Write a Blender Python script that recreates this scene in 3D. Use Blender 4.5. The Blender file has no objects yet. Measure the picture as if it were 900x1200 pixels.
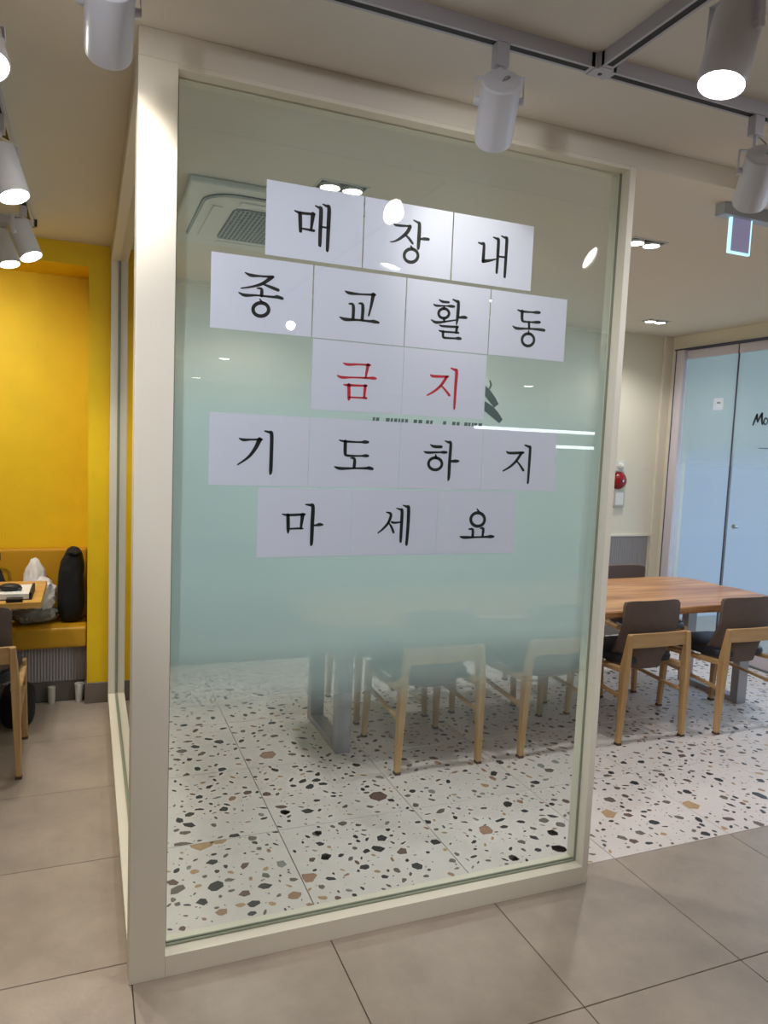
import bpy, bmesh, math, random
from mathutils import Vector, Matrix, noise as mnoise

scene = bpy.context.scene
COL = scene.collection

# ------------------------------------------------------------------ camera
cam_d = bpy.data.cameras.new('camera')
cam_d.sensor_fit = 'VERTICAL'
cam_d.sensor_height = 24.0
cam_d.lens = 24.0 * 857.5 / 1200.0
cam_d.clip_start = 0.02
cam = bpy.data.objects.new('camera', cam_d)
COL.objects.link(cam)
PSI, THE, ROL = 0.386455, 0.090208, 0.041623
_f = Vector((math.sin(PSI)*math.cos(THE), math.cos(PSI)*math.cos(THE), -math.sin(THE)))
_r = Vector((math.cos(PSI), -math.sin(PSI), 0))
_u = _r.cross(_f)
_r2 = _r*math.cos(ROL) + _u*math.sin(ROL)
_u2 = -_r*math.sin(ROL) + _u*math.cos(ROL)
cam.matrix_world = Matrix(((_r2.x, _u2.x, -_f.x, 0), (_r2.y, _u2.y, -_f.y, 0), (_r2.z, _u2.z, -_f.z, 1.575), (0, 0, 0, 1)))
scene.camera = cam

# ------------------------------------------------------------------ world, exposure, large lights
world = bpy.data.worlds.new('daylight')
scene.world = world
world.use_nodes = True
wb = world.node_tree.nodes['Background']
wb.inputs[0].default_value = (0.50, 0.66, 1.0, 1)
wb.inputs[1].default_value = 0.72
scene.view_settings.view_transform = 'Standard'
scene.view_settings.look = 'None'
scene.view_settings.exposure = 0.0
scene.view_settings.gamma = 1.0

def light(name, kind, loc, power, color=(1, 1, 1), target=None, direction=None, size=0.1, size_y=None, spot=60, blend=0.6, parent=None):
    d = bpy.data.lights.new(name, kind)
    d.energy = power
    d.color = color
    if kind == 'AREA':
        d.shape = 'RECTANGLE'
        d.size = size
        d.size_y = size_y or size
    else:
        d.shadow_soft_size = size
    if kind == 'SPOT':
        d.spot_size = math.radians(spot)
        d.spot_blend = blend
    o = bpy.data.objects.new(name, d)
    COL.objects.link(o)
    v = Vector(direction) if direction else (Vector(target) - Vector(loc))
    o.rotation_euler = v.to_track_quat('-Z', 'Y').to_euler()
    o.location = loc
    if parent is not None:
        o.location = Vector(loc) - parent.location
        o.parent = parent
    return o

WARM = (1.0, 0.93, 0.82)
NEUT = (1.0, 0.97, 0.93)
# daylight outside the glass doors on the right
light('daylight_street', 'AREA', (6.6, 3.4, 1.5), 70, (0.58, 0.74, 1.0), direction=(-1, 0, 0), size=3.6, size_y=2.4)
# added fill spots under the hall ceiling, out of view, raising the ambient light
for _x, _y in [(-1.9, 0.6), (-1.9, -1.6), (-1.9, -4.2), (0.4, -2.2), (2.6, -2.2), (4.1, -1.2), (0.4, -4.4), (2.6, -4.4), (3.6, 0.4)]:
    light('hall_fill', 'SPOT', (_x, _y, 2.59), 32, NEUT, direction=(0, 0, -1), size=0.04, spot=150, blend=0.8)

# added fill spots, out of view, that brighten the sheets and partition front
COOL = (0.93, 0.95, 1.0)
for _p, _w, _t in [((-0.7, 0.5, 2.5), 76, (0.8, 2.1, 1.62)), ((-1.0, -0.2, 2.5), 52, (0.8, 2.1, 1.55)), ((3.5, 0.2, 2.5), 90, (1.2, 2.1, 1.45))]:
    light('offview_front_spot', 'SPOT', _p, _w, COOL, target=_t, size=0.05, spot=50, blend=0.6)
light('offview_front_spot', 'SPOT', (1.27, -0.69, 2.36), 26, COOL, target=(0.9, 2.1, 1.2), size=0.03, spot=50, blend=0.5)  # hall lamp placed from its glint mirrored in the glass
# lamp over the bench, left of the picture
light('niche_lamp', 'SPOT', (-1.0, 3.6, 2.45), 70, WARM, target=(-0.75, 4.86, 1.5), size=0.05, spot=95, blend=0.9)

# ------------------------------------------------------------------ helpers
def srgb(r, g, b):
    def c(v):
        v /= 255.0
        return v/12.92 if v <= 0.04045 else ((v+0.055)/1.055)**2.4
    return (c(r), c(g), c(b), 1)

MATS = {}
def mat(name, col, rough=0.6, metal=0.0, bump=0.0, bscale=40, var=0.0, vscale=6, emit=None, estr=0, coat=0, spec=None, objvar=0):
    m = bpy.data.materials.new(name)
    m.use_nodes = True
    nt = m.node_tree
    b = nt.nodes['Principled BSDF']
    b.inputs['Base Color'].default_value = col
    b.inputs['Roughness'].default_value = rough
    b.inputs['Metallic'].default_value = metal
    if coat: b.inputs['Coat Weight'].default_value = coat
    if spec is not None: b.inputs['Specular IOR Level'].default_value = spec
    if emit:
        b.inputs['Emission Color'].default_value = emit
        b.inputs['Emission Strength'].default_value = estr
    tc = nt.nodes.new('ShaderNodeTexCoord')
    if var or objvar:
        n = nt.nodes.new('ShaderNodeTexNoise')
        n.inputs['Scale'].default_value = vscale
        n.inputs['Detail'].default_value = 6
        n.inputs['Roughness'].default_value = 0.6
        g = nt.nodes.new('ShaderNodeNewGeometry')
        nt.links.new(g.outputs['Position'], n.inputs['Vector'])
        mr = nt.nodes.new('ShaderNodeMapRange')
        mr.inputs['From Min'].default_value = 0.3
        mr.inputs['From Max'].default_value = 0.7
        mr.inputs['To Min'].default_value = 1 - var
        mr.inputs['To Max'].default_value = 1 + var
        nt.links.new(n.outputs[0], mr.inputs['Value'])
        hs = nt.nodes.new('ShaderNodeHueSaturation')
        hs.inputs['Color'].default_value = col
        last = mr.outputs[0]
        if objvar:
            oi = nt.nodes.new('ShaderNodeObjectInfo')
            m2 = nt.nodes.new('ShaderNodeMath'); m2.operation = 'MULTIPLY_ADD'
            m2.inputs[1].default_value = objvar; 
            nt.links.new(oi.outputs['Random'], m2.inputs[0]); nt.links.new(last, m2.inputs[2])
            last = m2.outputs[0]
        nt.links.new(last, hs.inputs['Value'])
        nt.links.new(hs.outputs[0], b.inputs['Base Color'])
    if bump:
        n2 = nt.nodes.new('ShaderNodeTexNoise')
        n2.inputs['Scale'].default_value = bscale
        n2.inputs['Detail'].default_value = 4
        nt.links.new(tc.outputs['Object'], n2.inputs['Vector'])
        bp = nt.nodes.new('ShaderNodeBump')
        bp.inputs['Strength'].default_value = bump
        bp.inputs['Distance'].default_value = 0.01
        nt.links.new(n2.outputs[0], bp.inputs['Height'])
        nt.links.new(bp.outputs[0], b.inputs['Normal'])
    MATS[name] = m
    return m

def wood(name, c1, c2, axis='X', scale=3.0, rough=0.45, coat=0.1):
    m = bpy.data.materials.new(name)
    m.use_nodes = True
    nt = m.node_tree
    b = nt.nodes['Principled BSDF']
    b.inputs['Roughness'].default_value = rough
    b.inputs['Coat Weight'].default_value = coat
    tc = nt.nodes.new('ShaderNodeTexCoord')
    mp = nt.nodes.new('ShaderNodeMapping')
    s = [14, 14, 14]; s['XYZ'.index(axis)] = 1.2
    mp.inputs['Scale'].default_value = [v*scale/3 for v in s]
    n = nt.nodes.new('ShaderNodeTexNoise')
    n.inputs['Scale'].default_value = 1.3
    n.inputs['Detail'].default_value = 8
    n.inputs['Distortion'].default_value = 0.8
    cr = nt.nodes.new('ShaderNodeValToRGB')
    cr.color_ramp.elements[0].position = 0.32
    cr.color_ramp.elements[0].color = c1
    cr.color_ramp.elements[1].position = 0.68
    cr.color_ramp.elements[1].color = c2
    nt.links.new(tc.outputs['Object'], mp.inputs[0])
    nt.links.new(mp.outputs[0], n.inputs['Vector'])
    nt.links.new(n.outputs[0], cr.inputs[0])
    nt.links.new(cr.outputs[0], b.inputs['Base Color'])
    MATS[name] = m
    return m

def glass(name, tint=(0.955, 0.975, 0.965, 1), ior=1.45):
    m = bpy.data.materials.new(name)
    m.use_nodes = True
    nt = m.node_tree
    nt.nodes.remove(nt.nodes['Principled BSDF'])
    out = nt.nodes['Material Output']
    t = nt.nodes.new('ShaderNodeBsdfTransparent'); t.inputs[0].default_value = tint
    g = nt.nodes.new('ShaderNodeBsdfGlossy'); g.inputs['Roughness'].default_value = 0.0
    f = nt.nodes.new('ShaderNodeFresnel'); f.inputs[0].default_value = ior
    mx = nt.nodes.new('ShaderNodeMixShader')
    # a real pane reflects at both surfaces: count both at the face that is met first
    ge = nt.nodes.new('ShaderNodeNewGeometry')
    sb = nt.nodes.new('ShaderNodeMath'); sb.operation = 'SUBTRACT'; sb.inputs[0].default_value = 1.0
    nt.links.new(ge.outputs['Backfacing'], sb.inputs[1])
    ml = nt.nodes.new('ShaderNodeMath'); ml.operation = 'MULTIPLY'
    nt.links.new(f.outputs[0], ml.inputs[0]); nt.links.new(sb.outputs[0], ml.inputs[1])
    m3 = nt.nodes.new('ShaderNodeMath'); m3.operation = 'MULTIPLY'; m3.inputs[1].default_value = 1.6; m3.use_clamp = True
    nt.links.new(ml.outputs[0], m3.inputs[0])
    nt.links.new(m3.outputs[0], mx.inputs[0]); nt.links.new(t.outputs[0], mx.inputs[1]); nt.links.new(g.outputs[0], mx.inputs[2])
    nt.links.new(mx.outputs[0], out.inputs[0])
    MATS[name] = m
    return m

def film(name, stops, col, tcol):
    """gradient privacy film: opacity is printed as a function of height above the floor"""
    m = bpy.data.materials.new(name)
    m.use_nodes = True
    nt = m.node_tree
    nt.nodes.remove(nt.nodes['Principled BSDF'])
    out = nt.nodes['Material Output']
    t = nt.nodes.new('ShaderNodeBsdfTransparent'); t.inputs[0].default_value = (0.97, 0.99, 0.98, 1)
    d = nt.nodes.new('ShaderNodeBsdfDiffuse'); d.inputs[0].default_value = col
    tl = nt.nodes.new('ShaderNodeBsdfTranslucent'); tl.inputs[0].default_value = tcol
    m1 = nt.nodes.new('ShaderNodeMixShader'); m1.inputs[0].default_value = 0.55
    nt.links.new(d.outputs[0], m1.inputs[1]); nt.links.new(tl.outputs[0], m1.inputs[2])
    geo = nt.nodes.new('ShaderNodeNewGeometry')
    sx = nt.nodes.new('ShaderNodeSeparateXYZ')
    nt.links.new(geo.outputs['Position'], sx.inputs[0])
    mr = nt.nodes.new('ShaderNodeMapRange')
    mr.inputs['From Min'].default_value = 0.0; mr.inputs['From Max'].default_value = 2.6
    nt.links.new(sx.outputs['Z'], mr.inputs['Value'])
    cr = nt.nodes.new('ShaderNodeValToRGB')
    cr.color_ramp.interpolation = 'EASE'
    el = cr.color_ramp.elements
    while len(el) > 1: el.remove(el[0])
    for i, (z, a) in enumerate(stops):
        e = el[0] if i == 0 else el.new(z/2.6)
        e.position = z/2.6
        e.color = (a, a, a, 1)
    nt.links.new(mr.outputs[0], cr.inputs[0])
    m2 = nt.nodes.new('ShaderNodeMixShader')
    nt.links.new(cr.outputs[0], m2.inputs[0]); nt.links.new(t.outputs[0], m2.inputs[1]); nt.links.new(m1.outputs[0], m2.inputs[2])
    nt.links.new(m2.outputs[0], out.inputs[0])
    MATS[name] = m
    return m

class MB:
    def __init__(self):
        self.v = []; self.f = []
    def add(self, vs, fs):
        o = len(self.v)
        self.v += [tuple(v) for v in vs]
        self.f += [tuple(i+o for i in f) for f in fs]
        return self
    def box(self, x0, x1, y0, y1, z0, z1):
        vs = [(x, y, z) for x in (x0, x1) for y in (y0, y1) for z in (z0, z1)]
        return self.add(vs, [(0, 1, 3, 2), (4, 6, 7, 5), (0, 4, 5, 1), (2, 3, 7, 6), (0, 2, 6, 4), (1, 5, 7, 3)])
    def bar(self, p0, p1, s0, s1=None, up=(0, 1, 0)):
        """tapering bar; s=(width,depth) at each end"""
        s1 = s1 or s0
        p0 = Vector(p0); p1 = Vector(p1); d = (p1-p0).normalized()
        a = Vector(up).cross(d).normalized(); b = d.cross(a)
        vs = []
        for p, s in ((p0, s0), (p1, s1)):
            for i, j in ((-1, -1), (1, -1), (1, 1), (-1, 1)):
                vs.append(p + a*i*s[0]/2 + b*j*s[1]/2)
        return self.add(vs, [(3, 2, 1, 0), (4, 5, 6, 7), (0, 1, 5, 4), (1, 2, 6, 5), (2, 3, 7, 6), (3, 0, 4, 7)])
    def cyl(self, p0, p1, r0, r1=None, n=24, caps=True):
        r1 = r0 if r1 is None else r1
        p0 = Vector(p0); p1 = Vector(p1); d = (p1-p0).normalized()
        a = d.orthogonal().normalized(); b = d.cross(a)
        vs = []
        for p, r in ((p0, r0), (p1, r1)):
            for k in range(n):
                t = 2*math.pi*k/n
                vs.append(p + (a*math.cos(t)+b*math.sin(t))*r)
        fs = [(k, (k+1) % n, n+(k+1) % n, n+k) for k in range(n)]
        if caps:
            fs += [tuple(range(n-1, -1, -1)), tuple(range(n, 2*n))]
        return self.add(vs, fs)
    def lathe(self, p0, d, prof, n=28):
        """prof = [(distance along d, radius)]"""
        p0 = Vector(p0); d = Vector(d).normalized(); a = d.orthogonal().normalized(); b = d.cross(a)
        vs = []
        for h, r in prof:
            for k in range(n):
                t = 2*math.pi*k/n
                vs.append(p0 + d*h + (a*math.cos(t)+b*math.sin(t))*r)
        fs = []
        for j in range(len(prof)-1):
            for k in range(n):
                fs.append((j*n+k, j*n+(k+1) % n, (j+1)*n+(k+1) % n, (j+1)*n+k))
        return self.add(vs, fs)
    def tube(self, pts, r, n=8):
        pts = [Vector(p) for p in pts]
        rings = []
        a = None
        for i, p in enumerate(pts):
            d = (pts[min(i+1, len(pts)-1)] - pts[max(i-1, 0)]).normalized()
            a = d.orthogonal().normalized() if a is None else (a - d*a.dot(d)).normalized()
            b = d.cross(a)
            rings.append([p + (a*math.cos(2*math.pi*k/n)+b*math.sin(2*math.pi*k/n))*r for k in range(n)])
        vs = [v for rg in rings for v in rg]
        fs = [(j*n+k, j*n+(k+1) % n, (j+1)*n+(k+1) % n, (j+1)*n+k) for j in range(len(pts)-1) for k in range(n)]
        fs += [tuple(range(n-1, -1, -1)), tuple(range((len(pts)-1)*n, len(pts)*n))]
        return self.add(vs, fs)
    def grid(self, rows):
        h = len(rows); w = len(rows[0])
        return self.add([p for r in rows for p in r], [(j*w+i, j*w+i+1, (j+1)*w+i+1, (j+1)*w+i) for j in range(h-1) for i in range(w-1)])
    def build(self, name, m, parent=None, org=None, smooth=False, bevel=0, seg=2):
        o = Vector(org) if org is not None else (parent_world(parent) if parent is not None else Vector((0, 0, 0)))
        me = bpy.data.meshes.new(name)
        me.from_pydata([(v[0]-o.x, v[1]-o.y, v[2]-o.z) for v in self.v], [], self.f)
        bm = bmesh.new(); bm.from_mesh(me)
        bmesh.ops.recalc_face_normals(bm, faces=bm.faces)
        if bevel:
            es = [e for e in bm.edges if len(e.link_faces) == 2 and e.calc_face_angle(0) > 0.5]
            bmesh.ops.bevel(bm, geom=es, offset=bevel, segments=seg, affect='EDGES', profile=0.6)
        bm.to_mesh(me); bm.free()
        me.materials.append(MATS[m] if isinstance(m, str) else m)
        if smooth:
            me.set_sharp_from_angle(angle=math.radians(38)) if hasattr(me, 'set_sharp_from_angle') else None
            for p in me.polygons: p.use_smooth = True
        ob = bpy.data.objects.new(name, me)
        COL.objects.link(ob)
        if parent is not None:
            ob.parent = parent
        elif org is not None:
            ob.location = o
        return ob

def parent_world(p):
    v = Vector((0, 0, 0))
    while p is not None:
        v = v + p.location
        p = p.parent
    return v

def tag(o, label=None, cat=None, group=None, kind=None):
    if label: o['label'] = label
    if cat: o['category'] = cat
    if group: o['group'] = group
    if kind: o['kind'] = kind
    return o

def thing(name, loc, label, cat, group=None):
    o = bpy.data.objects.new(name, None)
    o.empty_display_size = 0.1
    o.location = loc
    COL.objects.link(o)
    return tag(o, label, cat, group)

def struct(o):
    o['kind'] = 'structure'
    return o

def copy_tree(o, parent=None):
    c = o.copy(); COL.objects.link(c); c.parent = parent
    for ch in list(o.children):
        copy_tree(ch, c)
    return c

# ------------------------------------------------------------------ materials
mat('ceiling_paint', srgb(224, 217, 204), 0.9, bump=0.05, bscale=200)
mat('cream_wall', srgb(232, 226, 208), 0.85, bump=0.05, bscale=150)
mat('yellow_wall', srgb(240, 200, 12), 0.6, bump=0.05, bscale=150, var=0.04)
mat('grey_skirting', srgb(120, 110, 102), 0.6)
mat('frame_cream', srgb(230, 223, 208), 0.42)
mat('grey_tile', srgb(164, 151, 140), 0.36, var=0.15, vscale=4.5, objvar=0.05, bump=0.06, bscale=60)
mat('grout', srgb(98, 90, 82), 0.9)
mat('terrazzo_base', srgb(222, 214, 212), 0.38, var=0.03, vscale=14, objvar=0.02)
mat('terrazzo_grout', srgb(150, 145, 140), 0.9)
for i, c in enumerate([(50, 54, 60), (112, 104, 98), (186, 154, 118), (166, 130, 108), (108, 86, 80), (142, 144, 142)]):
    mat('chip_%d' % i, srgb(*c), 0.35, var=0.12, vscale=60)
mat('paper_white', srgb(228, 226, 244), 0.7)
mat('ink_black', srgb(16, 16, 24), 0.6)
mat('ink_red', srgb(206, 36, 58), 0.6)
mat('print_grey', srgb(96, 112, 112), 0.7)
mat('can_white', srgb(214, 214, 222), 0.32, spec=0.5)
mat('track_white', srgb(190, 188, 196), 0.4)
mat('track_slot', srgb(18, 17, 18), 0.6)
mat('cable_grey', srgb(150, 148, 145), 0.5)
mat('dark_plastic', srgb(28, 27, 28), 0.5)
mat('lens_lit', (1, 1, 1, 1), 0.4, emit=(1.0, 0.97, 0.9, 1), estr=22)
mat('lens_soft', (1, 1, 1, 1), 0.4, emit=(1.0, 0.97, 0.9, 1), estr=7)
mat('strip_lit', (1, 1, 1, 1), 0.4, emit=(0.92, 0.97, 1.0, 1), estr=14)
mat('sign_edge', (0.5, 0.9, 1, 1), 0.3, emit=(0.45, 0.85, 1.0, 1), estr=1.2)
mat('sign_panel', srgb(160, 156, 184), 0.5, emit=(0.20, 0.19, 0.32, 1), estr=0.6)
mat('sign_housing', srgb(176, 182, 194), 0.4)
mat('ac_white', srgb(216, 218, 214), 0.45)
mat('ac_dark', srgb(62, 66, 70), 0.6)
mat('ac_rib', srgb(150, 156, 162), 0.5)
mat('ac_grey', srgb(70, 76, 82), 0.5)
wood('table_wood', srgb(150, 92, 50), srgb(214, 160, 106), 'X', 2.2, 0.38, 0.25)
wood('chair_wood', srgb(186, 146, 98), srgb(214, 176, 126), 'Z', 3.0, 0.5)
wood('chair_wood_x', srgb(186, 146, 98), srgb(214, 176, 126), 'X', 3.0, 0.5)
wood('oak_top', srgb(206, 154, 74), srgb(226, 178, 98), 'X', 3.0, 0.45)
mat('foot_dark', srgb(96, 74, 60), 0.7)
mat('shell_fabric', srgb(104, 88, 82), 0.85, bump=0.25, bscale=500, var=0.05, vscale=30)
mat('seat_navy', srgb(40, 43, 54), 0.42, bump=0.1, bscale=200)
mat('metal_grey', srgb(168, 166, 172), 0.4, metal=0.35)
mat('bench_vinyl', srgb(196, 146, 22), 0.5, bump=0.08, bscale=60)
mat('flute_grey', srgb(172, 166, 168), 0.7)
mat('plinth_grey', srgb(104, 98, 92), 0.6)
mat('coat_black', srgb(12, 14, 20), 0.8, bump=0.5, bscale=30)
mat('coat_navy', srgb(22, 26, 40), 0.8, bump=0.4, bscale=30)
mat('jacket_white', srgb(226, 226, 230), 0.55, bump=0.3, bscale=25)
mat('jacket_grey', srgb(126, 126, 124), 0.7, bump=0.4, bscale=25)
mat('book_white', srgb(240, 240, 240), 0.6)
mat('cup_white', srgb(240, 240, 238), 0.5)
mat('cup_pale', srgb(200, 196, 188), 0.3)
mat('bell_red', srgb(150, 16, 28), 0.35)
mat('box_white', srgb(226, 226, 222), 0.5)
mat('box_grey', srgb(190, 186, 178), 0.5)
mat('wainscot_grey', srgb(160, 156, 158), 0.75)
mat('door_white', srgb(214, 208, 218), 0.4)
mat('gasket', srgb(70, 66, 84), 0.5)
mat('steel', srgb(170, 176, 180), 0.25, metal=1)
mat('sticker', srgb(206, 218, 236), 0.6)
mat('hall_wall', srgb(150, 144, 134), 0.9)
glass('clear_glass')
film('gradient_film', [(0.55, 0.0), (0.72, 0.10), (0.86, 0.55), (0.97, 0.88), (1.2, 0.96), (1.62, 0.93), (1.85, 0.62), (2.05, 0.25), (2.3, 0.10)], srgb(202, 226, 228), srgb(204, 230, 236))
film('door_film', [(0.3, 0.35), (0.9, 0.25), (1.45, 0.35), (1.75, 0.85), (2.4, 0.96)], srgb(168, 178, 170), srgb(172, 184, 174))

# traced shapes: chips of the terrazzo (x, y, half length mm, half width mm, angle, colour) and brush strokes of the syllables (mm)
BIG_CHIPS = [[0.392,2.929,29,18,-40,0],[0.42,2.769,55,52,39,2],[0.485,2.767,33,22,-5,2],[0.349,2.788,35,20,-14,1],[0.548,2.791,25,20,-1,0],[0.611,2.751,18,19,-35,1],[0.438,2.631,23,20,-25,0],[0.548,2.574,25,15,51,4],[0.366,2.592,19,17,16,2],[0.607,2.489,20,17,-58,1],[0.589,2.426,25,21,-7,0],[0.514,2.407,20,20,-18,4],[0.426,2.48,38,31,45,0],[0.477,2.501,20,14,2,1],[0.285,2.548,23,18,-52,4],[0.297,2.499,30,22,45,1],[0.369,2.405,21,23,-27,0],[0.423,2.327,20,21,-7,3],[0.488,2.345,18,12,-6,2],[0.533,2.337,26,21,5,0],[0.676,2.339,24,26,-14,3],[0.751,2.428,36,39,-47,3],[0.696,2.432,17,11,-21,1],[0.824,2.396,22,11,-23,0],[0.852,2.536,21,23,-4,0],[0.797,2.534,15,16,-18,4],[0.68,2.541,23,25,-20,5],[0.867,2.709,22,24,-6,1],[0.858,2.63,21,15,-26,0],[0.289,2.284,13,12,-50,4],[0.288,2.417,11,12,-26,1],[0.765,2.297,20,13,-23,2],[0.814,2.28,13,12,-29,4],[0.787,2.911,21,21,-8,0],[0.594,2.379,5,6,-36,5],[0.452,2.682,13,10,-9,0],[0.493,2.662,15,8,55,1],[0.623,2.671,12,13,-27,1],[0.656,2.687,9,8,10,1],[0.564,2.654,6,7,-18,0],[0.337,2.9,14,12,33,1],[2.141,2.478,36,40,-38,2],[2.56,2.429,40,44,-105,2],[2.139,2.224,20,13,1,0],[2.424,2.212,20,21,-24,0],[2.463,2.688,24,26,-102,0],[2.568,2.893,18,20,-28,0],[2.424,2.815,17,19,-33,0],[2.341,2.667,16,17,-28,1],[2.323,2.591,16,18,-54,4],[2.229,2.58,29,27,-31,1],[2.279,2.355,25,21,-23,0],[2.16,2.304,23,20,-32,1],[2.059,2.293,22,19,-55,1],[2.086,2.256,20,22,-18,4],[2.646,2.535,22,24,-48,0],[2.907,2.657,19,20,-37,0],[2.899,2.589,21,23,-87,0],[2.772,2.438,19,21,-30,1],[2.64,2.194,11,12,-18,0],[2.421,2.355,21,19,-27,1],[2.249,2.264,14,15,-41,2],[2.543,2.22,16,18,-18,2],[2.627,2.276,27,18,-23,4],[3.099,2.517,19,21,-17,0],[2.957,2.399,37,26,-91,0],[2.808,2.366,14,15,-17,4],[2.661,2.72,17,19,-33,4],[2.737,2.63,21,17,-34,4],[1.799,2.415,22,24,-12,0],[1.668,2.323,14,16,-48,0],[1.755,2.306,30,24,-53,0],[1.546,2.296,15,17,-58,0],[1.704,2.408,21,17,-49,0],[1.638,2.395,18,17,-54,1],[1.873,2.464,20,21,-11,1],[2.024,2.633,19,21,-29,4],[2.138,2.926,25,27,-24,1],[1.816,2.692,17,18,-51,3],[1.79,2.61,19,16,-29,0],[1.721,2.536,18,15,-25,0],[1.942,2.628,15,15,8,0],[1.826,2.516,23,22,-11,1],[2.214,2.443,21,19,-38,4],[2.244,2.473,16,14,1,4],[2.232,2.318,11,12,-18,1],[2.337,2.448,11,12,-74,4],[2.473,2.484,20,18,-17,1],[1.225,2.931,41,45,-23,4],[0.848,3.496,46,51,5,3],[1.541,2.52,34,38,-27,3],[0.849,2.531,18,20,-8,0],[0.969,2.426,23,19,-10,0],[1.16,2.368,24,25,-18,0],[1.106,2.595,23,25,-68,0],[1.062,2.527,29,21,-35,0],[1.541,2.304,21,23,-18,0],[1.754,2.305,32,26,-33,0],[1.8,2.416,22,25,-27,0],[1.305,2.362,15,16,-51,1],[0.787,2.915,22,24,-17,0],[0.873,2.711,18,19,-6,1],[1.301,2.503,22,24,-36,0],[1.148,2.48,23,25,-18,4],[1.337,2.653,20,22,-34,0],[0.992,2.751,18,20,-30,1],[0.46,3.155,18,19,-39,0],[0.545,3.016,20,22,-5,0],[0.642,3.731,27,30,-36,0],[0.445,3.666,24,27,-37,1],[0.514,3.7,28,22,-48,0],[0.671,3.134,21,23,-5,4],[0.75,3.096,19,20,-4,4],[0.977,2.56,12,13,-35,1],[1.262,2.877,16,18,-17,0],[1.389,2.928,17,18,-33,0]]
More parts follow.
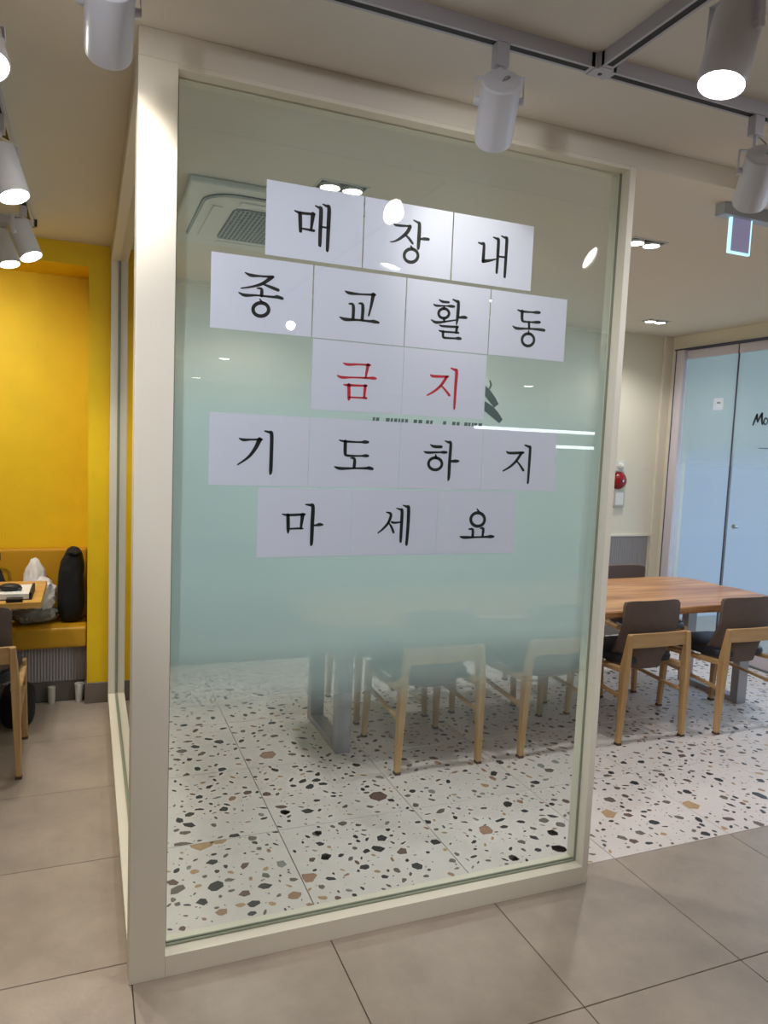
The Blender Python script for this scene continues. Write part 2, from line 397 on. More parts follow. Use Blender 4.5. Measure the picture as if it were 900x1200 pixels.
GLYPHS = {"mae":[[[-63.9,30.2,3.9],[-46.3,26.5,7.5],[-4.4,29.1,6.2]],[[-48.1,25.4,10.8],[-45.2,-23.0,9.0],[-45.1,-28.2,4.3]],[[-9.1,28.3,12.3],[-13.3,-14.8,6.5]],[[-42.1,-16.4,4.7],[-6.6,-17.7,7.3],[-3.8,-17.9,3.6]],[[-2.5,53.3,4.0],[8.0,49.7,6.9],[14.7,46.4,10.6],[14.6,-3.7,10.6],[14.5,-54.9,9.2],[14.2,-59.4,4.4]],[[20.4,61.3,4.0],[31.4,57.2,7.0],[39.1,53.7,10.6],[39.1,-0.2,11.0],[38.2,-64.1,8.9],[37.2,-69.6,4.4]],[[15.5,-3.6,5.1],[40.2,-3.5,5.2]]],
 "jang":[[[-53.3,39.9,3.5],[-41.9,36.4,7.4],[4.4,40.1,5.1]],[[1.4,38.7,11.0],[-7.1,20.9,10.2],[-26.9,1.5,8.2],[-46.9,-11.5,5.1],[-62.0,-15.8,2.7]],[[-14.0,13.4,4.7],[0.0,2.5,7.9],[12.1,-9.7,7.1]],[[12.9,59.3,3.9],[27.7,54.6,7.1],[32.8,49.8,10.3],[33.1,9.9,11.1],[32.1,-20.0,9.1],[31.1,-25.7,4.0]],[[37.5,6.8,5.6],[52.2,8.9,8.8],[65.9,9.9,8.0]],[[7.3,-18.7,4.7],[12.9,-26.3,5.9]],[[32.5,-44.2,9.1],[31.9,-49.5,9.1],[29.8,-54.6,9.1],[26.3,-59.3,9.1],[21.6,-63.1,9.1],[16.1,-65.8,9.1],[10.1,-67.3,9.1],[4.0,-67.4,9.1],[-1.7,-66.1,9.1],[-6.6,-63.6,9.1],[-10.5,-59.9,9.1],[-13.0,-55.4,9.1],[-14.1,-50.4,9.1],[-13.5,-45.1,9.1],[-11.5,-40.0,9.1],[-8.0,-35.4,9.1],[-3.3,-31.6,9.1],[2.2,-28.9,9.1],[8.1,-27.4,9.1],[14.2,-27.2,9.1],[19.9,-28.5,9.1],[24.9,-31.0,9.1],[28.8,-34.6,9.1],[31.4,-39.1,9.1],[32.5,-44.2,9.1]]],
 "nae":[[[-57.1,24.1,4.6],[-44.6,22.4,7.5],[-36.6,20.6,9.2],[-36.8,-30.7,10.5]],[[-36.8,-30.7,10.9],[-13.2,-26.1,7.6],[13.8,-17.3,3.4]],[[-3.0,48.5,4.2],[11.0,45.2,7.6],[15.8,41.5,10.2],[16.1,-10.2,9.8],[15.2,-57.2,8.1],[14.9,-63.1,3.8]],[[26.4,56.6,4.2],[40.5,52.7,7.7],[46.6,49.7,10.2],[46.7,-6.1,9.8],[46.0,-67.2,8.6],[45.7,-73.1,3.9]],[[16.8,-9.1,5.5],[48.0,-8.3,6.0]]],
 "jong":[[[-52.0,57.8,3.4],[-35.7,52.4,8.7],[-7.9,53.4,5.3],[28.9,55.6,6.9]],[[25.0,54.2,9.9],[-1.6,33.2,8.4],[-30.1,21.5,5.7],[-62.3,13.1,3.7]],[[-1.5,32.3,4.2],[25.8,25.2,8.4],[44.6,20.3,8.5]],[[-17.0,18.4,3.4],[-4.0,17.1,8.0],[-3.6,-0.7,9.1]],[[-68.6,0.3,3.7],[-51.4,-5.1,8.7],[-16.1,-1.7,4.9],[30.5,-1.0,6.5],[42.2,0.7,9.3],[58.1,-2.2,7.4]],[[-8.1,-11.5,3.8],[-1.1,-20.1,6.5]],[[18.4,-37.7,9.5],[17.8,-42.7,9.5],[15.6,-47.5,9.5],[12.1,-51.7,9.5],[7.4,-55.2,9.5],[1.9,-57.7,9.5],[-3.9,-58.9,9.5],[-9.9,-58.9,9.5],[-15.4,-57.6,9.5],[-20.2,-55.1,9.5],[-23.9,-51.6,9.5],[-26.2,-47.3,9.5],[-27.1,-42.6,9.5],[-26.5,-37.7,9.5],[-24.3,-32.9,9.5],[-20.8,-28.7,9.5],[-16.2,-25.2,9.5],[-10.8,-22.7,9.5],[-4.9,-21.4,9.5],[1.0,-21.4,9.5],[6.5,-22.7,9.5],[11.3,-25.2,9.5],[15.1,-28.7,9.5],[17.5,-33.0,9.5],[18.4,-37.7,9.5]]],
 "gyo":[[[-50.2,40.9,3.4],[-35.3,36.8,8.7],[0.3,37.5,5.3],[46.3,40.9,6.6]],[[40.2,40.8,11.6],[34.7,6.1,7.7],[27.9,-23.3,5.0]],[[-37.0,5.2,3.4],[-23.1,2.0,9.1],[-22.1,-38.5,8.8]],[[-6.1,9.3,3.4],[7.6,5.9,9.2],[7.4,-38.3,9.2]],[[-63.8,-37.3,4.1],[-46.0,-41.9,9.5],[-6.5,-39.7,5.7],[31.6,-39.6,7.0],[45.7,-39.1,10.1],[61.0,-40.9,6.6]]],
 "hwal":[[[-35.3,50.3,3.8],[-24.0,45.9,7.5],[-1.8,46.2,6.5]],[[-54.5,34.6,3.4],[-44.3,31.3,6.8],[-12.3,33.9,4.2],[8.0,34.8,8.8],[18.2,34.9,6.5]],[[1.1,11.9,8.3],[0.7,7.9,8.3],[-1.0,4.2,8.3],[-3.7,0.8,8.3],[-7.5,-2.0,8.3],[-11.8,-3.9,8.3],[-16.6,-4.9,8.3],[-21.4,-4.9,8.3],[-25.9,-3.9,8.3],[-29.9,-1.9,8.3],[-33.0,0.9,8.3],[-35.0,4.2,8.3],[-35.8,8.0,8.3],[-35.4,11.9,8.3],[-33.8,15.7,8.3],[-31.0,19.0,8.3],[-27.3,21.8,8.3],[-23.0,23.7,8.3],[-18.2,24.8,8.3],[-13.4,24.8,8.3],[-8.9,23.8,8.3],[-4.9,21.8,8.3],[-1.8,19.0,8.3],[0.3,15.6,8.3],[1.1,11.9,8.3]],[[-17.3,33.4,5.7],[-17.8,23.6,5.7]],[[-16.2,-4.7,6.4],[-14.7,-14.3,6.5]],[[-59.9,-14.4,3.8],[-42.5,-20.7,8.3],[-9.6,-14.7,5.3],[28.6,-5.8,4.2]],[[12.9,56.7,4.6],[25.4,52.2,7.6],[32.7,48.6,9.6],[32.2,3.8,10.0],[29.4,-19.8,4.2]],[[34.3,2.3,5.8],[54.8,5.2,9.6],[64.1,4.9,7.3]],[[-30.1,-27.4,3.8],[-18.9,-29.9,6.5],[35.0,-27.3,6.5]],[[31.9,-27.6,8.5],[29.8,-44.9,8.5]],[[-31.2,-44.4,3.8],[-18.0,-46.7,5.7],[38.1,-45.0,5.4]],[[-17.0,-46.6,8.4],[-16.2,-61.7,7.6],[-8.8,-65.5,6.5],[25.8,-64.1,5.8],[38.0,-63.0,9.6],[47.3,-63.0,7.0]]],
 "dong":[[[-46.1,49.7,3.6],[-28.2,46.6,7.3],[7.2,47.9,5.3],[29.5,49.3,9.4],[40.3,50.0,7.4]],[[-28.3,46.9,10.5],[-26.9,21.1,9.3],[-19.4,14.7,6.9],[9.5,15.4,5.3],[31.8,17.3,9.5],[42.6,18.3,7.4]],[[0.6,14.5,8.2],[2.1,-6.8,8.2]],[[-61.1,-4.3,3.6],[-44.2,-10.4,8.5],[-0.1,-7.1,5.3],[38.0,-5.8,8.3],[60.7,-6.3,9.1],[64.0,-5.6,5.4]],[[0.4,-14.5,4.1],[1.7,-23.7,7.4]],[[24.2,-41.4,9.0],[23.8,-46.7,9.0],[21.8,-51.8,9.0],[18.3,-56.3,9.0],[13.6,-59.9,9.0],[8.1,-62.5,9.0],[2.0,-63.7,9.0],[-4.1,-63.5,9.0],[-9.9,-62.0,9.0],[-15.0,-59.3,9.0],[-19.0,-55.4,9.0],[-21.7,-50.8,9.0],[-22.8,-45.7,9.0],[-22.4,-40.4,9.0],[-20.4,-35.4,9.0],[-17.0,-30.9,9.0],[-12.3,-27.2,9.0],[-6.8,-24.7,9.0],[-0.8,-23.4,9.0],[5.4,-23.5,9.0],[11.2,-25.0,9.0],[16.3,-27.7,9.0],[20.4,-31.6,9.0],[23.1,-36.2,9.0],[24.2,-41.4,9.0]]],
 "geum":[[[-50.0,40.1,3.1],[-35.0,36.7,7.7],[-1.2,39.7,5.0],[36.1,40.4,5.9]],[[30.0,40.0,10.1],[23.5,1.1,5.5]],[[-67.2,1.3,3.8],[-52.3,-3.1,7.3],[-15.6,-0.8,4.6],[28.6,0.9,5.9],[48.9,1.6,8.6],[58.2,1.1,5.1]],[[-46.5,-24.4,3.1],[-30.6,-25.2,6.5],[28.6,-23.0,5.1]],[[-29.7,-24.2,9.6],[-28.1,-63.3,8.5],[-28.8,-70.8,3.5]],[[23.5,-23.3,9.0],[21.4,-58.3,6.6]],[[-27.2,-61.3,4.6],[10.9,-60.5,5.1],[28.2,-60.7,6.7]]],
 "ji":[[[-53.7,26.7,3.8],[-42.4,22.7,8.0],[9.3,25.2,5.8]],[[4.2,24.3,8.8],[-15.6,-5.1,8.1],[-38.9,-24.8,6.5],[-62.3,-38.9,4.2]],[[-13.6,-5.0,4.6],[3.6,-20.1,6.6],[16.6,-33.8,7.7]],[[18.0,53.0,4.2],[32.7,48.2,7.7],[38.7,44.1,10.1],[37.7,-5.1,9.3],[36.8,-69.1,7.0],[35.6,-77.5,3.1]]],
 "gi":[[[-61.9,32.6,3.2],[-49.3,28.8,7.9],[-27.6,30.4,5.0],[4.2,31.8,6.2]],[[-2.2,31.5,12.3],[-14.3,5.4,10.1],[-33.6,-20.5,7.2],[-64.6,-43.9,3.6]],[[12.7,57.0,4.4],[25.6,54.0,6.9],[33.2,48.9,9.9],[33.8,-7.3,9.9],[33.4,-58.4,9.6],[31.8,-69.4,4.8]]],
 "do":[[[-52.8,39.8,3.9],[-34.7,36.8,6.6],[12.7,36.4,5.1],[28.9,37.5,9.9],[40.2,37.5,7.1]],[[-34.1,36.8,10.1],[-33.4,2.8,9.3],[-26.0,-6.0,7.0],[16.5,-5.9,5.1],[32.7,-4.8,9.1],[42.0,-5.1,6.7]],[[-15.3,-13.6,3.1],[-2.4,-16.6,8.6],[-2.8,-42.8,9.4]],[[-65.6,-41.7,4.3],[-47.5,-46.5,8.9],[-4.3,-44.7,5.5],[34.4,-43.7,7.1],[46.7,-42.8,10.4],[58.1,-45.0,8.0]]],
 "ha":[[[-42.8,38.4,3.5],[-29.9,32.8,8.5],[-3.3,32.6,8.6]],[[-64.5,15.7,3.1],[-51.2,12.5,7.7],[-8.5,14.9,5.4],[3.8,15.3,9.0],[16.2,15.4,7.0]],[[-22.4,6.1,4.3],[-20.9,-2.1,8.5]],[[1.7,-22.0,8.9],[1.2,-27.1,8.9],[-1.0,-31.9,8.9],[-4.6,-36.0,8.9],[-9.5,-39.3,8.9],[-15.2,-41.4,8.9],[-21.4,-42.2,8.9],[-27.7,-41.7,8.9],[-33.6,-39.9,8.9],[-38.8,-37.0,8.9],[-42.8,-33.0,8.9],[-45.4,-28.4,8.9],[-46.5,-23.4,8.9],[-45.9,-18.4,8.9],[-43.8,-13.6,8.9],[-40.2,-9.5,8.9],[-35.4,-6.2,8.9],[-29.7,-4.1,8.9],[-23.5,-3.3,8.9],[-17.2,-3.7,8.9],[-11.3,-5.5,8.9],[-6.1,-8.4,8.9],[-2.1,-12.3,8.9],[0.6,-17.0,8.9],[1.7,-22.0,8.9]],[[9.0,52.4,3.1],[21.6,48.3,7.4],[30.2,44.0,9.4],[29.1,-11.6,10.2],[28.9,-65.4,9.1],[26.4,-75.7,3.9]],[[30.2,-13.0,5.9],[48.9,-11.9,9.9],[61.5,-11.5,6.7]]],
 "ji2":[[[-56.1,26.6,3.7],[-43.5,21.6,8.3],[10.1,24.7,7.5]],[[3.4,23.9,9.2],[-16.1,-3.8,8.8],[-38.3,-23.7,7.1],[-65.1,-39.2,4.5]],[[-15.0,-3.7,5.0],[-0.5,-17.8,6.7],[13.7,-34.8,8.4]],[[15.2,50.3,5.0],[31.4,45.2,8.4],[36.2,41.5,9.7],[36.2,-7.0,9.3],[35.5,-73.3,7.6],[34.2,-78.2,3.4]]],
 "ma":[[[-72.3,25.9,3.4],[-54.2,23.2,6.8],[-3.5,25.2,6.9]],[[-54.6,23.2,9.8],[-53.0,-18.9,9.4],[-53.0,-31.1,4.2]],[[-9.2,24.3,11.1],[-13.7,-18.1,6.5]],[[-49.2,-18.5,4.9],[-16.6,-17.5,5.7],[-6.9,-18.1,3.8]],[[-0.6,55.3,3.8],[14.0,53.6,7.7],[22.4,48.9,10.4],[21.8,-4.0,10.8],[21.4,-61.0,9.3],[19.2,-70.5,3.5]],[[23.9,-8.8,3.9],[35.6,-7.8,6.2],[44.4,-5.9,10.1],[55.3,-6.3,5.0]]],
 "se":[[[-31.5,33.0,3.4],[-16.0,26.8,8.3],[-22.7,1.7,7.9],[-39.4,-18.3,6.4],[-58.1,-33.1,3.8]],[[-23.1,1.7,4.2],[-12.1,-14.7,6.8],[-4.5,-31.2,6.5]],[[-11.9,1.7,6.8],[-2.9,-0.5,6.5],[18.7,1.3,5.0]],[[2.8,45.9,3.0],[16.8,41.6,6.9],[22.0,37.4,9.5],[22.1,-7.5,9.6],[21.5,-57.2,8.1],[20.9,-64.5,3.1]],[[24.5,55.7,3.1],[38.2,51.2,7.7],[44.5,46.7,10.4],[45.1,-7.6,10.0],[42.9,-66.6,8.5],[41.9,-74.0,3.5]]],
 "yo":[[[-1.6,45.5,3.7],[5.6,35.0,7.3]],[[28.8,10.2,9.8],[28.3,4.3,9.8],[25.9,-1.2,9.8],[22.0,-5.9,9.8],[16.7,-9.5,9.8],[10.5,-11.7,9.8],[3.7,-12.5,9.8],[-3.2,-11.7,9.8],[-9.7,-9.4,9.8],[-15.4,-5.8,9.8],[-19.8,-1.1,9.8],[-22.8,4.3,9.8],[-24.0,10.1,9.8],[-23.5,16.0,9.8],[-21.2,21.4,9.8],[-17.3,26.1,9.8],[-12.1,29.7,9.8],[-5.8,31.9,9.8],[0.9,32.7,9.8],[7.8,32.0,9.8],[14.3,29.8,9.8],[20.0,26.2,9.8],[24.6,21.5,9.8],[27.6,16.1,9.8],[28.8,10.2,9.8]],[[-29.4,-22.3,4.1],[-14.7,-23.9,8.6],[-13.7,-48.3,9.0]],[[13.2,-19.6,3.3],[25.3,-21.6,9.5],[23.7,-48.6,7.0]],[[-60.5,-46.9,3.6],[-44.3,-49.9,9.3],[-2.4,-49.3,5.7],[39.0,-48.7,7.0],[54.4,-47.8,10.8],[66.5,-47.9,7.1]]]}

# ------------------------------------------------------------------ floor
X_R = 4.73; Y_B = 5.12; ZC = 2.62
floor = struct(MB().box(-3.4, 7.5, -9.6, 5.5, -0.12, -0.006).build('floor', 'grout'))
GX0, GY0 = 0.125, 2.178
# grey porcelain tiles, 60 cm grid
tile_me = None
def lay_tile(x, y, sx, sy, m, me=None):
    global tile_me
    if me is None:
        o = MB().box(0.0015, sx-0.0015, 0.0015, sy-0.0015, -0.009, 0).build('floor_tile', m, floor, org=(0, 0, 0), bevel=0.0012, seg=1)
    else:
        o = bpy.data.objects.new('floor_tile', me); COL.objects.link(o); o.parent = floor
    o.location = (x, y, 0)
    return o
gme = None
for j in range(-4, 0):
    for i in range(-5, 8):
        o = lay_tile(GX0+0.6*i, GY0+0.6*j, 0.6, 0.6, 'grey_tile', gme); gme = o.data
for j in range(0, 4):
    for i in range(-5, 0):
        o = lay_tile(GX0+0.6*i, GY0+0.6*j, 0.6, 0.6, 'grey_tile', gme)
# the rest of the hall floor, too far behind the view to show single tiles
for (x0, x1, y0, y1) in [(-3.4, 7.5, -9.6, GY0-2.4), (-3.4, GX0-3.0, GY0-2.4, 5.5), (4.925, 7.5, GY0-2.4, 5.5)]:
    o = MB().box(x0, x1, y0, y1, -0.009, 0).build('floor_tile', 'grey_tile', floor, org=(0, 0, 0))

# terrazzo tiles with stone chips
random.seed(7)
TX0 = 0.125
def chip(mb_list, x, y, a, b, ang, k, z=0.0004, tile=None):
    n = random.choice((5, 5, 6, 6, 7))
    vs = []
    ph = random.random()*6.28
    for i in range(n):
        t = ph + 2*math.pi*(i+random.uniform(-.25, .25))/n
        rr = random.uniform(0.78, 1.12)
        u, v = a*rr*math.cos(t), b*rr*math.sin(t)
        px = x+u*math.cos(ang)-v*math.sin(ang); py = y+u*math.sin(ang)+v*math.cos(ang)
        px = min(max(px, tile[0]+0.003), tile[1]-0.003); py = min(max(py, tile[2]+0.003), tile[3]-0.003)
        vs.append((px, py, z))
    mb_list.append((vs, k))
tme = {}
chip_count = 0
for j in range(0, 5):
    for i in range(0, 8):
        x0, y0 = TX0+0.6*i, GY0+0.6*j
        x1, y1 = min(x0+0.6, X_R-0.02), min(y0+0.6, Y_B-0.02)
        if i == 0: xa = 0.2
        key = (round(x1-x0, 3), round(y1-y0, 3))
        t = lay_tile(x0, y0, x1-x0, y1-y0, 'terrazzo_base', tme.get(key)); tme[key] = t.data
        rect = (x0, x1, y0, y1)
        L = []; placed = []
        for (cx, cy, a, b, ang, k) in BIG_CHIPS:
            if x0 <= cx < x1 and y0 <= cy < y1:
                chip(L, cx, cy, a/1000*1.08, max(b, 5)/1000*1.0, math.radians(ang), k, tile=rect)
                placed.append((cx, cy, a/1000))
        full = j < 2
        nbig = 26 if full else 30
        nmed = 70 if full else 62
        if any(x0 <= c[0] < x1 and y0 <= c[1] < y1 for c in BIG_CHIPS): nbig = max(0, nbig-len(placed)-4)
        for n_, lo, hi in ((nbig, 0.018, 0.030), (nmed, 0.009, 0.0185), (100 if full else 50, 0.0025, 0.006)):
            for _ in range(n_):
                for _try in range(12):
                    cx, cy = random.uniform(x0+.008, x1-.008), random.uniform(y0+.008, y1-.008)
                    r = random.uniform(lo, hi)
                    if all((cx-q[0])**2+(cy-q[1])**2 > (r*0.9+q[2]*0.9+0.003)**2 for q in placed):
                        break
                else:
                    continue
                if r > 0.006: placed.append((cx, cy, r))
                k = random.choices(range(6), (36, 32, 8, 7, 9, 8))[0]
                chip(L, cx, cy, r, r*random.uniform(0.34, 0.8), random.random()*3.14, k, tile=rect)
        me = bpy.data.meshes.new('stone_chips')
        vs = []; fs = []; ks = []
        for q, k in L:
            n = len(vs); vs += [(p[0]-x0, p[1]-y0, p[2]) for p in q]; fs.append(tuple(range(n, n+len(q)))); ks.append(k)
        me.from_pydata(vs, [], fs)
        for k in range(6): me.materials.append(MATS['chip_%d' % k])
        me.polygons.foreach_set('material_index', ks)
        # the clamp at a joint can flip a face: point all of them up
        bm = bmesh.new(); bm.from_mesh(me)
        for f in bm.faces:
            f.normal_update()
            if f.normal.z < 0: f.normal_flip()
        bm.to_mesh(me); bm.free()
        c = bpy.data.objects.new('stone_chips', me); COL.objects.link(c); c.parent = t
        c['kind'] = 'stuff'
# strip of terrazzo base beyond the tiles is covered by the walls

# ------------------------------------------------------------------ shell
ceiling = struct(MB().box(-3.4, 7.5, -9.6, 5.5, ZC, ZC+0.1).build('ceiling', 'ceiling_paint'))
struct(MB().box(0.28, 5.0, Y_B, Y_B+0.12, 0, ZC).build('wall_back', 'cream_wall'))
# yellow wall with its niche: back, pier, header
yw = MB()
yw.box(-3.4, 0.0, 4.86, 4.98, 0, ZC)
yw.box(0.0, 0.29, 4.50, 5.24, 0, ZC)
yw.box(-3.4, 0.0, 4.50, 4.86, 2.50, ZC)
struct(yw.build('wall_left', 'yellow_wall'))
struct(MB().box(-0.004, 0.294, 4.488, 4.505, 0, 0.122).box(-0.012, 0.0, 4.488, 4.60, 0, 0.122).build('baseboard_left', 'grey_skirting', bevel=0.002, seg=1))
struct(MB().box(-3.5, -3.4, -9.6, 5.0, 0, ZC).build('wall_far_left', 'hall_wall'))
struct(MB().box(-3.4, 7.5, -9.7, -9.6, 0, ZC).build('wall_front', 'hall_wall'))
struct(MB().box(7.5, 7.6, -9.7, 1.4, 0, ZC).build('wall_hall_right', 'hall_wall'))
# right wall of the terrazzo room: lintel over the folding glass doors and the return wall
struct(MB().box(X_R, X_R+0.14, 1.30, Y_B, 2.505, ZC).box(X_R, X_R+0.14, 5.03, Y_B, 0, 2.505).box(X_R, X_R+0.14, 1.30, 1.64, 0, 2.492).box(X_R+0.14, 7.5, 1.30, 1.44, 0, ZC).build('wall_right', 'cream_wall'))
# beam over the glass partition
struct(MB().box(0.115, X_R, 2.079, 2.176, 2.547, ZC).box(0.115, 0.212, 2.176, 4.50, 2.547, ZC).build('trim_1', 'ceiling_paint', bevel=0.002, seg=1))
# wainscot on the back wall: fluted board with a cap, stopped by a cream pilaster
wain = MB().box(0.30, 4.62, Y_B-0.012, Y_B, 0.0, 0.874)
x = 0.305
while x < 4.615:
    wain.box(x, x+0.011, Y_B-0.018, Y_B-0.011, 0.09, 0.862); x += 0.02
struct(wain.build('trim_6', 'wainscot_grey'))
struct(MB().box(0.30, 4.64, Y_B-0.022, Y_B, 0.874, 0.892).build('trim_2', 'frame_cream', bevel=0.002, seg=1))
struct(MB().box(0.30, 4.64, Y_B-0.026, Y_B-0.0185, 0.0, 0.085).build('baseboard_back', 'grey_skirting', bevel=0.002, seg=1))
struct(MB().box(4.645, X_R, Y_B-0.03, Y_B, 0, ZC-0.001).build('trim_3', 'frame_cream', bevel=0.002, seg=1))

# folding frosted glass doors in the right wall
jamb = struct(MB().box(X_R-0.03, X_R+0.05, 4.925, 5.03, 0.0, 2.50).build('trim_4', 'door_white', bevel=0.003, seg=1))
MB().box(X_R-0.034, X_R-0.028, 5.008, 5.016, 0.0, 2.50).build('gasket_line', 'gasket', jamb, org=(0, 0, 0))
struct(MB().box(X_R-0.035, X_R+0.05, 1.64, 5.03, 2.492, 2.5045).build('trim_5', 'gasket'))
DW = 0.533
for k in range(6):
    y1 = 4.922 - k*(DW+0.012); y0 = y1-DW
    if y0 < 1.40: break
    d = struct(MB().box(X_R, X_R+0.035, y0, y1, 2.415, 2.488).build('door_%d' % (k+1), 'door_white', bevel=0.002, seg=1))
    MB().box(X_R, X_R+0.035, y0, y1, 0.01, 0.11).build('bottom_rail', 'door_white', d, org=(0, 0, 0), bevel=0.002, seg=1)
    MB().box(X_R+0.012, X_R+0.022, y0, y1, 0.11, 2.415).build('glass_pane', 'clear_glass', d, org=(0, 0, 0))
    MB().add([(X_R+0.011, y0, 0.11), (X_R+0.011, y1, 0.11), (X_R+0.011, y1, 2.415), (X_R+0.011, y0, 2.415)], [(0, 1, 2, 3)]).build('frosted_film', 'door_film', d, org=(0, 0, 0))
    MB().box(X_R+0.006, X_R+0.03, y0-0.011, y0-0.001, 0.01, 2.49).build('edge_gasket', 'gasket', d, org=(0, 0, 0))
    if k == 1:
        MB().cyl((X_R-0.02, y1-0.11, 1.057), (X_R+0.011, y1-0.11, 1.057), 0.013, n=20).cyl((X_R-0.028, y1-0.11, 1.057), (X_R-0.018, y1-0.11, 1.057), 0.018, n=20).build('door_knob', 'steel', d, org=(0, 0, 0), smooth=True)

# small notice and black script lettering on the doors
nt_ = thing('door_notice', (X_R+0.008, 4.55, 1.98), 'small pale blue square notice stuck high on the first frosted door', 'notice')
MB().box(X_R+0.0075, X_R+0.009, 4.50, 4.60, 1.975, 2.075).build('sheet', 'sticker', nt_)
MB().box(X_R+0.0065, X_R+0.0075, 4.53, 4.565, 2.028, 2.04).build('print', 'print_grey', nt_)

def strip(pts, plane, off, closed=False, cap=True):
    """a brush stroke: list of (u, v, width) turned into a thin ribbon of quads. returns verts(2D), faces"""
    out = []
    P = [Vector((p[0], p[1])) for p in pts]
    n = len(P)
    L = []; R = []
    for i in range(n):
        if closed:
            d = (P[(i+1) % n if i < n-1 else 1] - P[i-1 if i > 0 else n-2])
        else:
            d = P[min(i+1, n-1)] - P[max(i-1, 0)]
        d.normalize()
        nn = Vector((-d.y, d.x))
        w = pts[i][2]/2
        L.append(P[i]+nn*w); R.append(P[i]-nn*w)
    vs = []
    for a, b in zip(L, R): vs += [a, b]
    fs = [(2*i, 2*i+1, 2*i+3, 2*i+2) for i in range(n-1)]
    if cap and not closed:
        for idx, q in ((0, 1), (n-1, n-2)):
            d = (P[idx]-P[q]).normalized(); w = pts[idx][2]/2
            c = P[idx]
            nn = Vector((-d.y, d.x))
            base = len(vs)
            arc = [c + (nn*math.cos(t)+d*math.sin(t))*w for t in [math.pi*s/6 for s in range(7)]]
            vs += arc
            fs.append(tuple(range(base, base+7)))
    return vs, fs

def smooth_poly(pts, k=4):
    """Catmull-Rom through the brush points"""
    if len(pts) < 3: return pts
    out = []
    for i in range(len(pts)-1):
        p0 = pts[max(i-1, 0)]; p1 = pts[i]; p2 = pts[i+1]; p3 = pts[min(i+2, len(pts)-1)]
        for s in range(k):
            t = s/k
            out.append(tuple(0.5*((2*p1[c]) + (-p0[c]+p2[c])*t + (2*p0[c]-5*p1[c]+4*p2[c]-p3[c])*t*t + (-p0[c]+3*p1[c]-3*p2[c]+p3[c])*t**3) for c in range(3)))
    out.append(tuple(pts[-1]))
    return out

# script lettering, first letters at the picture's edge; letters run towards the camera (-Y)
sl = thing('door_lettering', (X_R+0.008, 4.10, 1.86), 'black brush-script lettering on the second frosted door, cut by the picture edge', 'lettering')
def script(name, strokes):
    mb = MB()
    for s in strokes:
        vs, fs = strip(smooth_poly(s, 3), None, 0)
        mb.add([(X_R+0.0075, v[0], v[1]) for v in vs], fs)
        mb.add([(X_R+0.0068, v[0], v[1]) for v in vs], fs)
    return mb.build(name, 'ink_black', sl)
def T(l): return [(4.197-u, 1.852+v, w) for u, v, w in l]
script('letter', [T([(0, 0, .012), (.016, .045, .017), (.030, .078, .016)]), T([(.030, .078, .016), (.034, .045, .017), (.040, .022, .011)]), T([(.040, .022, .011), (.058, .060, .016), (.074, .085, .017)]), T([(.074, .085, .017), (.076, .045, .018), (.084, .006, .015)])])
script('letter', [T([(.122, .042, .008), (.108, .050, .011), (.096, .030, .012), (.100, .006, .011), (.118, .006, .009), (.130, .030, .008), (.122, .046, .009)])])
tag(MB().box(X_R+0.0065, X_R+0.0078, 3.98, 4.13, 1.672, 1.678).build('printed_line', 'print_grey'), 'thin grey printed line below the script on the second frosted door', 'printed line')

# ------------------------------------------------------------------ glass partition, front and side
gp = thing('glass_partition', (0.9, 2.127, 0), 'large cream-framed glass partition carrying the paper sheets, frosted across its middle', 'partition')
YF, YK = 2.079, 2.174
MB().box(0.115, 0.2155, YF, YK, 0, 2.547).build('corner_post', 'frame_cream', gp, bevel=0.002)
MB().box(1.690, 1.7155, YF, YK, 0, 2.547).build('post', 'frame_cream', gp, bevel=0.002)
MB().box(0.2155, 1.690, YF, YK, 0, 0.066).build('bottom_rail', 'frame_cream', gp, bevel=0.0015)
MB().box(0.2155, 1.690, YF+0.002, YK-0.002, 2.535, 2.547).build('top_rail', 'frame_cream', gp)
MB().box(0.2155, 1.690, 2.1265, 2.1345, 0.066, 2.535).build('glass_pane', 'clear_glass', gp)
sb_ = MB().box(0.2155, 1.690, 2.120, 2.1262, 0.066, 0.071).box(0.2155, 1.690, 2.1348, 2.1405, 0.066, 0.071).box(1.684, 1.690, 2.120, 2.1262, 0.071, 2.535).box(0.2155, 0.2215, 2.120, 2.1262, 0.071, 2.535)
mat('sealant', srgb(140, 146, 128), 0.5)
sb_.build('glazing_bead', 'sealant', gp)
MB().add([(0.2155, 2.1395, 0.07), (1.690, 2.1395, 0.07), (1.690, 2.1395, 2.535), (0.2155, 2.1395, 2.535)], [(0, 1, 2, 3)]).build('frosted_film', 'gradient_film', gp)

sp_ = thing('glass_partition', (0.165, 3.3, 0), 'narrow-looking cream-framed side partition running back to the yellow pier', 'partition')
MB().box(0.115, 0.212, YK, 4.44, 0, 0.066).build('bottom_rail', 'frame_cream', sp_, bevel=0.0015)
MB().box(0.115, 0.212, 4.44, 4.487, 0, 2.547).build('post', 'frame_cream', sp_, bevel=0.002)
MB().box(0.117, 0.210, YK, 4.44, 2.535, 2.547).build('top_rail', 'frame_cream', sp_)
MB().box(0.160, 0.168, YK, 4.44, 0.066, 2.535).build('glass_pane', 'clear_glass', sp_)
MB().box(0.153, 0.1598, YK, 4.44, 0.066, 0.071).box(0.1685, 0.175, YK, 4.44, 0.066, 0.071).box(0.153, 0.1598, 4.434, 4.44, 0.071, 2.535).build('glazing_bead', 'sealant', sp_)
MB().add([(0.1695, YK, 0.07), (0.1695, 4.44, 0.07), (0.1695, 4.44, 2.535), (0.1695, YK, 2.535)], [(0, 1, 2, 3)]).build('frosted_film', 'gradient_film', sp_)

